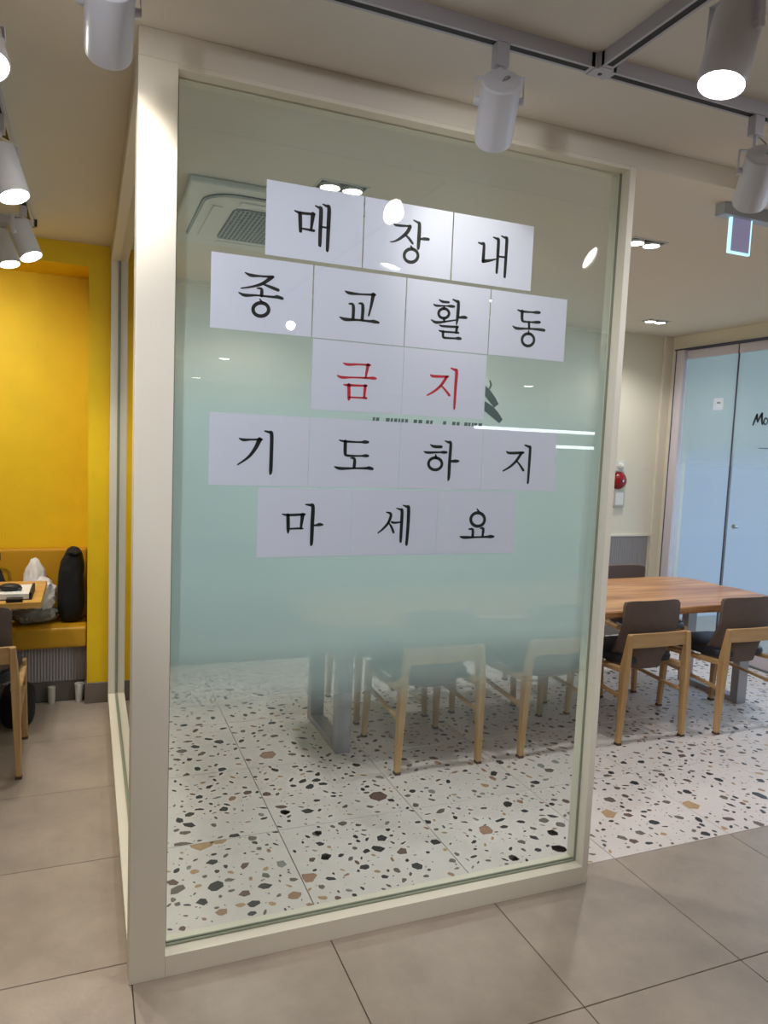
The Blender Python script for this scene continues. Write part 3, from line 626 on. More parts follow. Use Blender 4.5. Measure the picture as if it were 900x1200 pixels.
# printed emblem on the film, mostly hidden by the sheets
em = thing('printed_emblem', (1.06, 2.1387, 1.70), 'faded grey domed emblem and tiny lettering on the glass, peeking out behind the red-print sheets', 'emblem')
mb = MB()
def ypl(mb, vs, fs, y):
    mb.add([(v[0], y, v[1]) for v in vs], fs)
for pl_ in ([(1.13, 1.808, .022), (1.20, 1.778, .026), (1.235, 1.748, .027), (1.257, 1.722, .022)], [(1.12, 1.760, .026), (1.20, 1.726, .028), (1.245, 1.700, .030), (1.278, 1.672, .018)]):
    for mir in (False,):
        pts = [((2.12-p[0] if mir else p[0]), p[1], p[2]) for p in pl_]
        vs, fs = strip(smooth_poly(pts, 4), None, 0, cap=False); ypl(mb, vs, fs, 2.1387)
vs, fs = strip([(1.228, 1.802, .006), (1.233, 1.79, .008), (1.228, 1.778, .006)], None, 0); ypl(mb, vs, fs, 2.1387)
mb.build('dome_arcs', 'print_grey', em)
mb = MB(); random.seed(3); x = 0.818
while x < 1.192:
    wv = random.uniform(.006, .014)
    if random.random() < .82 and not (0.985 < x < 1.0):
        vs = [Vector((x, 1.645)), Vector((x+wv, 1.645)), Vector((x+wv+.002, 1.662)), Vector((x+.002, 1.662))]
        ypl(mb, vs, [(0, 1, 2, 3)], 2.1387)
    x += wv + random.uniform(.002, .005)
mb.build('tiny_print', 'print_grey', em)['kind'] = 'stuff'

# ------------------------------------------------------------------ the fifteen sheets
PAPERS = [
 ('mae', '매', 0.6158, 2.2115, 'first of the top row'), ('jang', '장', 0.9153, 2.2115, 'middle of the top row'), ('nae', '내', 1.2148, 2.2115, 'last of the top row'),
 ('jong', '종', 0.4648, 1.9915, 'first of the second row'), ('gyo', '교', 0.7643, 1.9915, 'second of the second row'), ('hwal', '활', 1.0638, 1.9915, 'third of the second row'), ('dong', '동', 1.3633, 1.9915, 'last of the second row'),
 ('geum', '금', 0.7665, 1.7795, 'left of the two with red print'), ('ji', '지', 1.0635, 1.7795, 'right of the two with red print'),
 ('gi', '기', 0.4688, 1.5465, 'first of the fourth row'), ('do', '도', 0.7663, 1.5465, 'second of the fourth row'), ('ha', '하', 1.0638, 1.5465, 'third of the fourth row'), ('ji2', '지', 1.3613, 1.5465, 'last of the fourth row, its right edge peeling'),
 ('ma', '마', 0.6133, 1.3325, 'first of the bottom row'), ('se', '세', 0.9098, 1.3325, 'middle of the bottom row'), ('yo', '요', 1.2063, 1.3325, 'last of the bottom row')]
PY = 2.1375
for n, hangul, cx, cz, where in PAPERS:
    red = n in ('geum', 'ji')
    p = thing('paper_sheet', (cx, PY, cz), 'white landscape sheet with the %s syllable %s, %s' % ('red' if red else 'black', hangul, where), 'sheet of paper', 'sheets of the Korean notice')
    wv = 0.1477; hh = 0.1043
    mb = MB()
    if n == 'ji2':
        # the right edge is ragged and lifts off the glass
        random.seed(5)
        rows = []
        N = 12
        for j in range(N+1):
            z = -hh + 2*hh*j/N
            xr = wv - 0.004 + random.uniform(-.006, .004)
            rows.append([(cx-wv+(xr+wv)*i/10, PY+0.0003, cz+z) for i in range(11)])
        mb.grid(rows)
    else:
        mb.box(cx-wv, cx+wv, PY, PY+0.0004, cz-hh, cz+hh)
    mb.build('sheet', 'paper_white', p)
    mb = MB()
    for st in GLYPHS[n]:
        ring = len(st) == 25
        pts = [(a/1000, b/1000, c/1000*1.12) for a, b, c in st]
        if not ring: pts = smooth_poly(pts, 4)
        vs, fs = strip(pts, None, 0, closed=ring)
        mb.add([(cx+v[0], PY-0.0004, cz+v[1]) for v in vs], fs)
    mb.build('printed_syllable', 'ink_red' if red else 'ink_black', p)

# ------------------------------------------------------------------ lighting tracks
def track(p0, p1, label, slot_gap=0.0):
    """surface track: white extrusion with a black slot underneath"""
    p0 = Vector(p0); p1 = Vector(p1); d = (p1-p0).normalized(); s = Vector((-d.y, d.x, 0))
    c = (p0+p1)/2
    t = thing('lighting_track', (c.x, c.y, ZC), label, 'track')
    L = (p1-p0).length
    def seg(mb, a, b, s0, s1, z0, z1):
        vs = []
        for q in (a, b):
            for w_ in (s0, s1):
                for z in (z0, z1):
                    v = p0 + d*q + s*w_; vs.append((v.x, v.y, z))
        mb.add(vs, [(0, 1, 3, 2), (4, 6, 7, 5), (0, 4, 5, 1), (2, 3, 7, 6), (0, 2, 6, 4), (1, 5, 7, 3)])
    mb = MB()
    seg(mb, 0, L, -0.018, 0.018, ZC-0.012, ZC)
    seg(mb, 0, L, -0.018, -0.010, ZC-0.036, ZC-0.012)
    seg(mb, 0, L, 0.010, 0.018, ZC-0.036, ZC-0.012)
    seg(mb, 0, 0.01, -0.018, 0.018, ZC-0.0365, ZC)
    seg(mb, L-0.01, L, -0.018, 0.018, ZC-0.0365, ZC)
    mb.build('rail', 'track_white', t)
    mb = MB(); seg(mb, 0.01, L-0.01, -0.0098, 0.0098, ZC-0.0352, ZC-0.0125); mb.build('slot', 'track_slot', t)
    return t
TY = 1.694
track((0.0-0.25, TY, 0), (1.225, TY, 0), 'long white ceiling track running parallel to the glass partition, left stretch')
track((1.285, TY, 0), (4.6, TY, 0), 'long white ceiling track running on to the right from the junction')
track((1.255, TY-0.03, 0), (1.255, -1.2, 0), 'white branch track leaving the junction towards the viewer')
track((-0.27, TY+0.05, 0), (-0.27, 4.12, 0), 'white track on the left, running back towards the yellow niche')
track((-0.24, 4.15, 0), (-2.2, 4.15, 0), 'short cross track at the far left, in front of the yellow niche')
jn = thing('track_junction', (1.255, TY, ZC), 'small white T-shaped coupler joining the two ceiling tracks', 'track joint')
MB().box(1.2255, 1.2845, TY-0.021, TY+0.021, ZC-0.039, ZC).box(1.234, 1.276, TY-0.03, TY-0.021, ZC-0.039, ZC).build('coupler', 'track_white', jn, bevel=0.001, seg=1)
MB().cyl((1.255, TY, ZC-0.0405), (1.255, TY, ZC-0.0388), 0.006, n=12).build('screw', 'dark_plastic', jn)

def track_light(B, T_, ad, label, power=60, lit=True, spot=62, soft=False):
    B = Vector(B); T_ = Vector(T_)
    d = (B-T_).normalized()
    pv = T_ + d*0.055
    t = thing('track_spotlight', (ad[0], ad[1], ZC-0.036), label, 'spotlight', 'white track spotlights')
    # horizontal hinge axis across the can
    ax = d.cross(Vector((0, 0, 1)))
    ax = ax.normalized() if ax.length > 1e-3 else Vector((1, 0, 0))
    R = 0.05
    MB().lathe(T_, d, [(0.0, 0.0), (0.0, R-0.006), (0.004, R-0.001), (0.010, R), (0.160, R), (0.165, R-0.0015), (0.165, R-0.004), (0.150, R-0.005), (0.148, 0.0)], 36).build('housing', 'can_white', t, smooth=True)
    MB().lathe(T_, d, [(0.1575, 0.0), (0.1575, R-0.0055), (0.156, R-0.0055), (0.156, 0)], 28).build('lens', ('lens_soft' if soft else 'lens_lit') if lit else 'box_grey', t)
    zt = max(T_.z+0.028, pv.z+0.05)
    ztop = ZC-0.036
    zt = min(zt, ztop-0.03)
    w = R+0.012
    for s in (-1, 1):
        hp = pv + ax*s*(R+0.004)
        MB().cyl(pv+ax*s*(R-0.002), pv+ax*s*(R+0.013), 0.010, n=16).build('hinge_knob', 'can_white', t, smooth=True, bevel=0.001)
    up = Vector((ad[0], ad[1], zt))
    # yoke: flat strap up both sides and across
    yk = MB()
    upn = Vector((0, 0, 1))
    topc = Vector((pv.x, pv.y, zt))
    for s in (-1, 1):
        a = pv + ax*s*w; b = topc + ax*s*w*0.96
        yk.bar(a - upn*0.008, b, (0.0024, 0.016), up=d.cross(ax))
    yk.bar(topc - ax*w, topc + ax*w, (0.016, 0.0024), up=(0, 0, 1))
    yk.build('yoke', 'can_white', t)
    # swivel stem and adapter box in the track
    MB().cyl((ad[0], ad[1], zt-0.001), (ad[0], ad[1], ztop-0.022), 0.006, n=12).build('stem', 'can_white', t, smooth=True)
    if (Vector((ad[0], ad[1])) - Vector((pv.x, pv.y))).length > 0.003:
        MB().bar(topc, Vector((ad[0], ad[1], zt)), (0.014, 0.004), up=(0, 0, 1)).build('swivel_plate', 'can_white', t)
    return t, d, pv, zt, ax
def finish_light(res, ad, along, power, spot, B, lit=True, color=WARM):
    t, d, pv, zt, ax = res
    ztop = ZC-0.036
    zb = max(zt+0.004, ztop-0.055)
    al = Vector((along[0], along[1], 0)); sd = Vector((-along[1], along[0], 0))
    a = Vector((ad[0], ad[1], 0))
    mb = MB()
    vs = []
    for q in (-0.018, 0.018):
        for w_ in (-0.0145, 0.0145):
            for z in (zb, ztop+0.001):
                v = a + al*q + sd*w_; vs.append((v.x, v.y, z))
    mb.add(vs, [(0, 1, 3, 2), (4, 6, 7, 5), (0, 4, 5, 1), (2, 3, 7, 6), (0, 2, 6, 4), (1, 5, 7, 3)])
    mb.build('adapter', 'track_white', t, bevel=0.002)
    # power cable looping from the adapter into the can's back
    back = pv - d*0.052
    side = al*0.035
    p = [Vector((a.x, a.y, zb+0.002))+al*0.010, Vector((a.x, a.y, zb-0.006))+side*0.9, (Vector((a.x, a.y, zb))+back)/2+side*1.1, back+side*0.35-d*0.015, back+d*0.004]
    sm = []
    for i in range(len(p)-1):
        p0, p1, p2, p3 = p[max(i-1, 0)], p[i], p[i+1], p[min(i+2, len(p)-1)]
        for s in range(5):
            u = s/5
            sm.append(0.5*((2*p1)+(-p0+p2)*u+(2*p0-5*p1+4*p2-p3)*u*u+(-p0+3*p1-3*p2+p3)*u**3))
    sm.append(p[-1])
    MB().tube(sm, 0.0024, 6).build('cable', 'cable_grey', t, smooth=True)
    if lit:
        light('spot_lamp', 'SPOT', Vector(B)+d*0.004, power, color, direction=d, size=0.035, spot=spot, blend=0.7, parent=t)
SPOTS = [
 # B (open end), T (back end), adapter x, track direction, label, power, beam
 ((0.994, 1.784, 2.395), (0.937, 1.654, 2.479), (0.953, TY), (1, 0), 'white spotlight hanging before the top edge of the glass, its tail towards the viewer', 4, 95),
 ((1.213, 1.226, 2.347), (1.254, 1.231, 2.507), (1.2545, 1.23), (0, 1), 'white spotlight at the upper right, its glowing face turned to the viewer', 34, 70),
 ((0.0375, 1.803, 2.406), (0.0365, 1.653, 2.473), (0.0368, TY), (1, 0), 'white spotlight cut by the top edge of the picture, above the corner post', 15, 80),
 ((1.873, 1.743, 2.361), (1.797, 1.630, 2.454), (1.822, TY), (1, 0), 'white spotlight at the right edge, beside the exit sign', 12, 85),
 ((-0.224, 2.733, 2.325), (-0.274, 2.769, 2.480), (-0.268, 2.765), (0, 1), 'white spotlight at the left edge, glowing ellipse, upper of the two in full view', 34, 80),
 ((-0.233, 3.769, 2.339), (-0.303, 3.813, 2.509), (-0.277, 3.80), (0, 1), 'white spotlight with a glowing face just before the yellow niche', 36, 90),
 ((-0.359, 4.127, 2.378), (-0.398, 4.159, 2.543), (-0.392, 4.151), (1, 0), 'white spotlight furthest back at the left edge, partly behind its neighbour', 34, 90),
 ((-0.222, 2.04, 2.425), (-0.262, 2.11, 2.569), (-0.2655, 2.10), (0, 1), 'white spotlight at the far left edge of which only the bright rim shows', 30, 80),
]
for B, T_, ad, al, lab, pw, bm_ in SPOTS:
    res = track_light(B, T_, ad, lab)
    finish_light(res, ad, al, pw, bm_, B)

# ------------------------------------------------------------------ recessed ceiling lamps
def twin_downlight(x, y, label, power=36, color=NEUT):
    t = thing('recessed_downlight', (x, y, ZC), label, 'ceiling light', 'recessed twin downlights')
    fr = MB()
    fr.box(x-0.105, x+0.105, y-0.058, y-0.050, ZC-0.004, ZC).box(x-0.105, x+0.105, y+0.050, y+0.058, ZC-0.004, ZC).box(x-0.105, x-0.097, y-0.05, y+0.05, ZC-0.004, ZC).box(x+0.097, x+0.105, y-0.05, y+0.05, ZC-0.004, ZC)
    fr.build('trim_frame', 'ac_white', t)
    MB().box(x-0.097, x+0.097, y-0.05, y+0.05, ZC-0.0015, ZC-0.0002).build('recess', 'ac_dark', t)
    for s in (-1, 1):
        cx = x+s*0.048
        h = MB().lathe((cx, y, ZC-0.0015), (0, 0, -1), [(0, 0.044), (0.012, 0.044), (0.012, 0.040), (0.004, 0.036), (0.004, 0)], 24).build('lamp_ring', 'ac_white', t, smooth=True)
        MB().lathe((cx, y, ZC-0.010), (0, 0, -1), [(0, 0), (0, 0.037), (0.003, 0.030), (0.004, 0.0)], 24).build('lens', 'lens_lit', h)
    light('downlight_lamp', 'SPOT', (x, y, ZC-0.03), power, color, direction=(0, 0, -1), size=0.05, spot=140, blend=0.8, parent=t)
    return t
twin_downlight(0.955, 2.955, 'recessed twin downlight shining just above the top row of sheets')
twin_downlight(2.52, 2.965, 'recessed twin downlight just right of the partition post, near the beam')
twin_downlight(4.05, 4.57, 'recessed twin downlight in the far corner, before the folding glass doors')
twin_downlight(0.955, 4.57, 'recessed twin downlight of the room behind the sheets of the second row')
twin_downlight(2.52, 4.57, 'recessed twin downlight of the room behind the right end of the sheets')
twin_downlight(4.05, 2.965, 'recessed twin downlight over the right end of the long table')
for x, y, lb in [(1.64, -5.5, 'nearer left'), (1.74, -8.9, 'farther left'), (6.5, -5.84, 'right')]:
    t = thing('round_downlight', (x, y, ZC), 'small round downlight in the hall, mirrored as the %s bright dash in the glass' % lb, 'ceiling light', 'hall downlights')
    MB().lathe((x, y, ZC), (0, 0, -1), [(0, 0.09), (0.004, 0.09), (0.006, 0.08), (0.001, 0.075), (0.001, 0)], 24).build('trim_ring', 'ac_white', t, smooth=True)
    MB().lathe((x, y, ZC-0.002), (0, 0, -1), [(0, 0), (0, 0.074), (0.003, 0.07), (0.012, 0.05), (0.014, 0)], 24).build('lens', 'lens_lit', t)
# light strips of the counter wall behind the viewer, mirrored in the glass
for (x0, x1, z, lab) in [(4.55, 6.6, 1.86, 'upper glowing light strip on the hall wall, mirrored in the glass'), (5.8, 6.9, 1.66, 'lower glowing light strip on the hall wall, mirrored in the glass')]:
    t = thing('light_strip', ((x0+x1)/2, -4.0, z), lab, 'light strip')
    MB().box(x0, x1, -4.03, -4.004, z-0.03, z+0.03).build('housing', 'box_grey', t)
    MB().box(x0, x1, -4.004, -4.0, z-0.02, z+0.02).build('diffuser', 'strip_lit', t)
struct(MB().box(4.3, 7.4, -4.2, -4.03, 0, 2.15).build('wall_counter', 'hall_wall'))

# ------------------------------------------------------------------ ceiling cassette air conditioner
ac = thing('ceiling_air_conditioner', (0.848, 3.575, ZC), 'square white cassette air conditioner in the ceiling with a ribbed grey grille', 'air conditioner')
x0, x1, y0, y1 = 0.374, 1.324, 3.10, 4.05
MB().box(x0, x1, y0, y1, ZC-0.028, ZC-0.0005).build('panel', 'ac_white', ac, bevel=0.012, seg=3)
def rrect(cx, cy, hw, r, n=6):
    pts = []
    for (sx, sy, a0) in ((1, 1, 0), (-1, 1, 90), (-1, -1, 180), (1, -1, 270)):
        for k in range(n+1):
            a = math.radians(a0+90*k/n)
            pts.append((cx+sx*(hw-r)+r*math.cos(a), cy+sy*(hw-r)+r*math.sin(a)))
    return pts
def ring_mb(cx, cy, hw0, r0, hw1, r1, z0, z1):
    a = rrect(cx, cy, hw0, r0); b = rrect(cx, cy, hw1, r1); n = len(a)
    return MB().add([(p[0], p[1], z0) for p in a]+[(p[0], p[1], z1) for p in b], [(k, (k+1) % n, n+(k+1) % n, n+k) for k in range(n)])
cx, cy = 0.849, 3.575
mb = ring_mb(cx, cy, 0.405, 0.14, 0.398, 0.13, ZC-0.0285, ZC-0.0325)
mb.build('shadow_gap', 'ac_dark', ac)
a = rrect(cx, cy, 0.392, 0.125)
MB().add([(p[0], p[1], ZC-0.029) for p in a]+[(p[0], p[1], ZC-0.040) for p in a], [tuple(range(len(a), 2*len(a)))]+[(k, (k+1) % len(a), len(a)+(k+1) % len(a), len(a)+k) for k in range(len(a))]).build('inner_panel', 'ac_white', ac)
for (ax0, ax1, ay0, ay1) in [(cx-0.25, cx+0.25, cy-0.352, cy-0.312), (cx-0.25, cx+0.25, cy+0.312, cy+0.352), (cx-0.352, cx-0.312, cy-0.25, cy+0.25), (cx+0.312, cx+0.352, cy-0.25, cy+0.25)]:
    MB().box(ax0, ax1, ay0, ay1, ZC-0.0445, ZC-0.0398).build('louver', 'ac_white', ac, bevel=0.002)
g = rrect(cx, cy, 0.262, 0.05)
MB().add([(p[0], p[1], ZC-0.0415) for p in g], [tuple(range(len(g)))]).build('grille', 'ac_grey', ac)
rb = MB()
k = 0
while k < 26:
    xx = cx-0.25+0.02*k; rb.box(xx-0.0035, xx+0.0035, cy-0.25, cy+0.25, ZC-0.047, ZC-0.0416); k += 1
k = 0
while k < 13:
    yy = cy-0.25+0.0416*k; rb.box(cx-0.25, cx+0.25, yy-0.002, yy+0.002, ZC-0.0455, ZC-0.0417); k += 1
r_ = rb.build('grille_ribs', 'ac_rib', ac); r_['kind'] = 'stuff'

# ------------------------------------------------------------------ exit sign
ex = thing('exit_sign', (2.50, 2.37, ZC), 'small ceiling-hung acrylic exit sign seen from its edge, rim glowing pale cyan', 'exit sign')
MB().box(2.39, 2.72, 2.345, 2.395, ZC-0.048, ZC).build('housing', 'sign_housing', ex, bevel=0.003)
MB().box(2.458, 2.562, 2.366, 2.374, ZC-0.182, ZC-0.048).build('acrylic_panel', 'sign_panel', ex)
e = MB().box(2.449, 2.458, 2.364, 2.376, ZC-0.190, ZC-0.048).box(2.562, 2.567, 2.364, 2.376, ZC-0.190, ZC-0.048).box(2.458, 2.562, 2.364, 2.376, ZC-0.190, ZC-0.182).build('glowing_rim', 'sign_edge', ex)

# ------------------------------------------------------------------ fire alarm bell group on the back wall
fb = thing('fire_alarm_bell', (4.262, Y_B, 1.36), 'red round fire alarm bell on the cream back wall beside the post', 'alarm bell')
MB().lathe((4.262, Y_B, 1.36), (0, -1, 0), [(0, 0.075), (0.012, 0.075), (0.016, 0.06), (0.016, 0)], 32).build('back_plate', 'bell_red', fb, smooth=True)
MB().lathe((4.262, Y_B-0.016, 1.36), (0, -1, 0), [(0, 0.066), (0.012, 0.066), (0.026, 0.055), (0.036, 0.036), (0.040, 0.012), (0.040, 0)], 32).build('gong', 'bell_red', fb, smooth=True)
MB().lathe((4.262, Y_B-0.056, 1.36), (0, -1, 0), [(0, 0.010), (0.006, 0.010), (0.008, 0)], 16).build('centre_screw', 'steel', fb, smooth=True)
ab = thing('indicator_lamp', (4.262, Y_B, 1.485), 'small white round indicator lamp on its plate, directly above the red bell', 'lamp')
MB().box(4.21, 4.315, Y_B-0.012, Y_B, 1.442, 1.528).build('plate', 'box_white', ab, bevel=0.003)
MB().lathe((4.262, Y_B-0.012, 1.485), (0, -1, 0), [(0, 0.03), (0.02, 0.026), (0.03, 0.012), (0.032, 0)], 20).build('dome', 'box_white', ab, smooth=True)
cp = thing('wall_box', (4.262, Y_B, 1.2), 'pale grey box on the wall directly below the red bell', 'box')
MB().box(4.205, 4.318, Y_B-0.03, Y_B, 1.135, 1.270).build('cover', 'box_grey', cp, bevel=0.004)
MB().box(4.22, 4.303, Y_B-0.032, Y_B-0.0295, 1.15, 1.255).build('panel', 'box_white', cp, bevel=0.0005, seg=1)

# ------------------------------------------------------------------ long wooden table
tb = thing('dining_table', (2.56, 3.55, 0), 'long table with a live-edge wooden slab top on grey metal frames', 'table')
TZ = 0.722
random.seed(11)
out = []
def edge(n, f): return [f(i/n) for i in range(n)]
xl, xr_, yn, yf = 1.00, 4.06, 3.175, 4.05
def wob(t, s): return 0.014*math.sin(t*9+s)+0.007*math.sin(t*23+s*2)
out += [(xl+0.05+(xr_-xl-0.16)*t, yn+wob(t, 1)) for t in [i/22 for i in range(23)]]
out += [(xr_-0.10+0.10*math.sin(t), yn+0.12-0.10*math.cos(t)) for t in (0.6, 1.0, 1.4)]
out += [(xr_+wob(t, 4)*0.8-0.05*t, yn+0.13+(yf-yn-0.27)*t) for t in [i/6 for i in range(1, 6)]]
out += [(xr_-0.17+0.12*math.cos(t), yf-0.12+0.11*math.sin(t)) for t in (0.1, 0.7, 1.2)]
out += [(xr_-0.22-(xr_-xl-0.28)*t, yf+wob(t, 7)) for t in [i/22 for i in range(23)]]
out += [(xl+wob(t, 2)*0.6, yf-0.06-(yf-yn-0.12)*t) for t in [i/6 for i in range(1, 6)]]
cxm = sum(p[0] for p in out)/len(out); cym = sum(p[1] for p in out)/len(out)
def inset(p, k): 
    v = Vector((p[0]-cxm, p[1]-cym)); L = v.length
    return (cxm+v.x*(L-k)/L, cym+v.y*(L-k)/L)
n = len(out)
lv = []
for z, k in ((TZ-0.045, 0.022), (TZ-0.030, 0.006), (TZ-0.006, 0.0), (TZ, 0.005)):
    lv += [(*inset(p, k), z) for p in out]
fs = [(j*n+i, j*n+(i+1) % n, (j+1)*n+(i+1) % n, (j+1)*n+i) for j in range(3) for i in range(n)]
fs += [tuple(range(n-1, -1, -1)), tuple(range(3*n, 4*n))]
MB().add(lv, fs).build('table_top', 'table_wood', tb)
for xx in (1.215, 3.955):
    for yy in (3.44, 3.90):
        MB().box(xx-0.04, xx+0.04, yy-0.03, yy+0.03, 0.0, TZ-0.075).build('leg', 'metal_grey', tb, bevel=0.003, seg=1)
    MB().box(xx-0.04, xx+0.04, 3.4702, 3.8698, 0.0, 0.035).build('foot_bar', 'metal_grey', tb, bevel=0.003, seg=1)
    MB().box(xx-0.05, xx+0.05, 3.30, 3.98, TZ-0.075, TZ-0.0455).build('top_bar', 'metal_grey', tb, bevel=0.003, seg=1)
MB().box(1.2552, 3.9148, 3.655, 3.685, TZ-0.11, TZ-0.0755).build('stretcher', 'metal_grey', tb, bevel=0.002, seg=1)

# ------------------------------------------------------------------ chairs
def make_chair():
    t = bpy.data.objects.new('dining_chair', None); COL.objects.link(t)
    # upholstered back shell, wrapping down and forward to the seat
    def shell_pt(u, v, off):
        z = 0.400 + (0.788-0.400)*v
        hw = 0.168 + 0.025*min(1, v/0.5)**0.8
        wing = max(0.0, 1-v/0.62)
        y = 0.010 + 0.008*v + 0.030*abs(u)**2.4 + 0.13*wing**1.3*abs(u)**4 + 0.035*(1-v)**2
        rc = 0.0
        if v > 0.93:
            rc = (v-0.93)/0.07
            hw -= 0.014*rc**2.5
        return Vector((u*hw, y+off, z - 0.010*rc*abs(u)**8))
    NU, NV = 16, 14
    outer = [[shell_pt(-1+2*i/NU, j/NV, 0) for i in range(NU+1)] for j in range(NV+1)]
    inner = [[shell_pt((-1+2*i/NU)*0.985, 0.012+0.976*j/NV, 0.024) for i in range(NU+1)] for j in range(NV+1)]
    mb = MB(); mb.grid(outer); mb.grid(inner)
    w = NU+1; N = w*(NV+1)
    per = [i for i in range(w)] + [j*w+NU for j in range(1, NV+1)] + [NV*w+i for i in range(NU-1, -1, -1)] + [j*w for j in range(NV-1, 0, -1)]
    for k in range(len(per)):
        a, b = per[k], per[(k+1) % len(per)]
        mb.f.append((a, b, N+b, N+a))
    sh = mb.build('back_shell', 'shell_fabric', t, smooth=True)
    # seat cushion
    sc = MB()
    lv = []
    prof = [(0.418, 0.90), (0.424, 0.98), (0.446, 1.0), (0.464, 0.975), (0.472, 0.90)]
    M = 32
    for z, k in prof:
        for i in range(M):
            a = 2*math.pi*i/M
            c, s = math.cos(a), math.sin(a)
            e = 0.35
            px = 0.205*k*math.copysign(abs(c)**e, c); py = 0.225*k*math.copysign(abs(s)**e, s)
            lv.append((px*(1+0.05*py/0.225), 0.272+py, z - 0.006*(py/0.225) ))
    fs = [(j*M+i, j*M+(i+1) % M, (j+1)*M+(i+1) % M, (j+1)*M+i) for j in range(len(prof)-1) for i in range(M)]
    fs += [tuple(range(M-1, -1, -1)), tuple(range((len(prof)-1)*M, len(prof)*M))]
    sc.add(lv, fs).build('seat', 'seat_navy', t, smooth=True)
    for s in (-1, 1):
        # rear leg: thickest at the seat rail, tapering to floor and to the back rail
        lg = MB()
        lg.bar((s*0.222, 0.0, 0.012), (s*0.212, -0.004, 0.42), (0.026, 0.030), (0.036, 0.052))
        lg.bar((s*0.212, -0.004, 0.42), (s*0.200, -0.016, 0.616), (0.036, 0.052), (0.026, 0.026))
        l = lg.build('leg', 'chair_wood', t, bevel=0.003, seg=1)
        MB().bar((s*0.2222, 0, 0), (s*0.2218, 0, 0.0125), (0.028, 0.032)).build('foot_cap', 'foot_dark', l, org=(0, 0, 0))
        fl_ = MB().bar((s*0.214, 0.475, 0.012), (s*0.205, 0.455, 0.424), (0.026, 0.028), (0.034, 0.044)).build('leg', 'chair_wood', t, bevel=0.003, seg=1)
        MB().bar((s*0.2142, 0.4755, 0), (s*0.2138, 0.4748, 0.0125), (0.028, 0.030)).build('foot_cap', 'foot_dark', fl_, org=(0, 0, 0))
        MB().bar((s*0.2105, 0.015, 0.415), (s*0.2055, 0.44, 0.385), (0.024, 0.046), (0.024, 0.040), up=(1, 0, 0)).build('side_rail', 'chair_wood', t, bevel=0.003, seg=1)
        MB().bar((s*0.2160, 0.012, 0.265), (s*0.2100, 0.458, 0.290), (0.016, 0.022), up=(1, 0, 0)).build('stretcher', 'chair_wood', t, bevel=0.002, seg=1)
    # bowed back rail
    br = MB()
    N_ = 12
    vs = []
    for i in range(N_+1):
        u = -1+2*i/N_
        y = -0.026 + 0.010*u*u; x_ = u*0.201
        vs += [(x_, y, 0.540), (x_, y+0.020, 0.540), (x_, y+0.018, 0.616), (x_, y-0.002, 0.616)]
    fs = [(4*i+k, 4*i+(k+1) % 4, 4*(i+1)+(k+1) % 4, 4*(i+1)+k) for i in range(N_) for k in range(4)] + [(0, 1, 2, 3), tuple(4*N_+k for k in (3, 2, 1, 0))]
    br.add(vs, fs).build('back_rail', 'chair_wood_x', t, smooth=True)
    MB().box(-0.192, 0.192, 0.425, 0.449, 0.375, 0.416).build('front_rail', 'chair_wood_x', t, bevel=0.002, seg=1)
    return t
ch0 = make_chair()
CH = [
 (1.61, 3.11, 0, 'brown-backed wooden chair behind the glass, first of the near row from the left', 'chairs round the long table'),
 (2.30, 3.105, 0, 'brown-backed wooden chair half hidden by the partition post, behind the glass', 'chairs round the long table'),
 (2.915, 3.09, 0, 'brown-backed wooden chair with a pale wooden frame just right of the partition post', 'chairs round the long table'),
 (3.585, 3.05, -1, 'brown-backed wooden chair at the right picture edge, near side of the long table', 'chairs round the long table'),
 (3.60, 4.26, 181, 'chair across the long table of which only the dark back top shows above the slab', 'chairs round the long table'),
 (2.90, 4.24, 179, 'chair across the long table whose legs show beneath it, next to the post', 'chairs round the long table'),
 (2.24, 4.25, 180, 'chair across the long table behind the glass, second from the left', 'chairs round the long table'),
 (1.62, 4.24, 181, 'chair across the long table behind the glass, furthest left of the far row', 'chairs round the long table'),
 (-0.507, 3.573, 0, 'brown-backed wooden chair at the left picture edge, before the small oak table', 'chairs'),
]
for i, (x, y, a, lab, grp) in enumerate(CH):
    c = ch0 if i == 0 else copy_tree(ch0)
    c.location = (x, y, 0); c.rotation_euler = (0, 0, math.radians(a))
    tag(c, lab, 'chair', grp)

# ------------------------------------------------------------------ bench in the yellow niche
bn = thing('bench', (-1.5, 4.68, 0), 'built-in ochre vinyl bench with a fluted grey base, in the yellow niche', 'bench')
MB().box(-3.38, -0.002, 4.51, 4.85, 0.335, 0.455).build('seat', 'bench_vinyl', bn, bevel=0.02, seg=3)
MB().box(-3.38, -0.002, 4.765, 4.855, 0.456, 0.878).build('backrest', 'bench_vinyl', bn, bevel=0.018, seg=3)
MB().box(-3.38, -0.002, 4.60, 4.62, 0.115, 0.334).build('base_panel', 'flute_grey', bn)
fl = MB(); x = -1.6
while x < -0.01:
    fl.cyl((x, 4.600, 0.116), (x, 4.600, 0.333), 0.0062, n=8, caps=False); x += 0.0165
fl.build('flutes', 'flute_grey', bn, smooth=True)['kind'] = 'stuff'
MB().box(-3.38, -0.002, 4.585, 4.62, 0.0, 0.114).build('plinth', 'plinth_grey', bn)

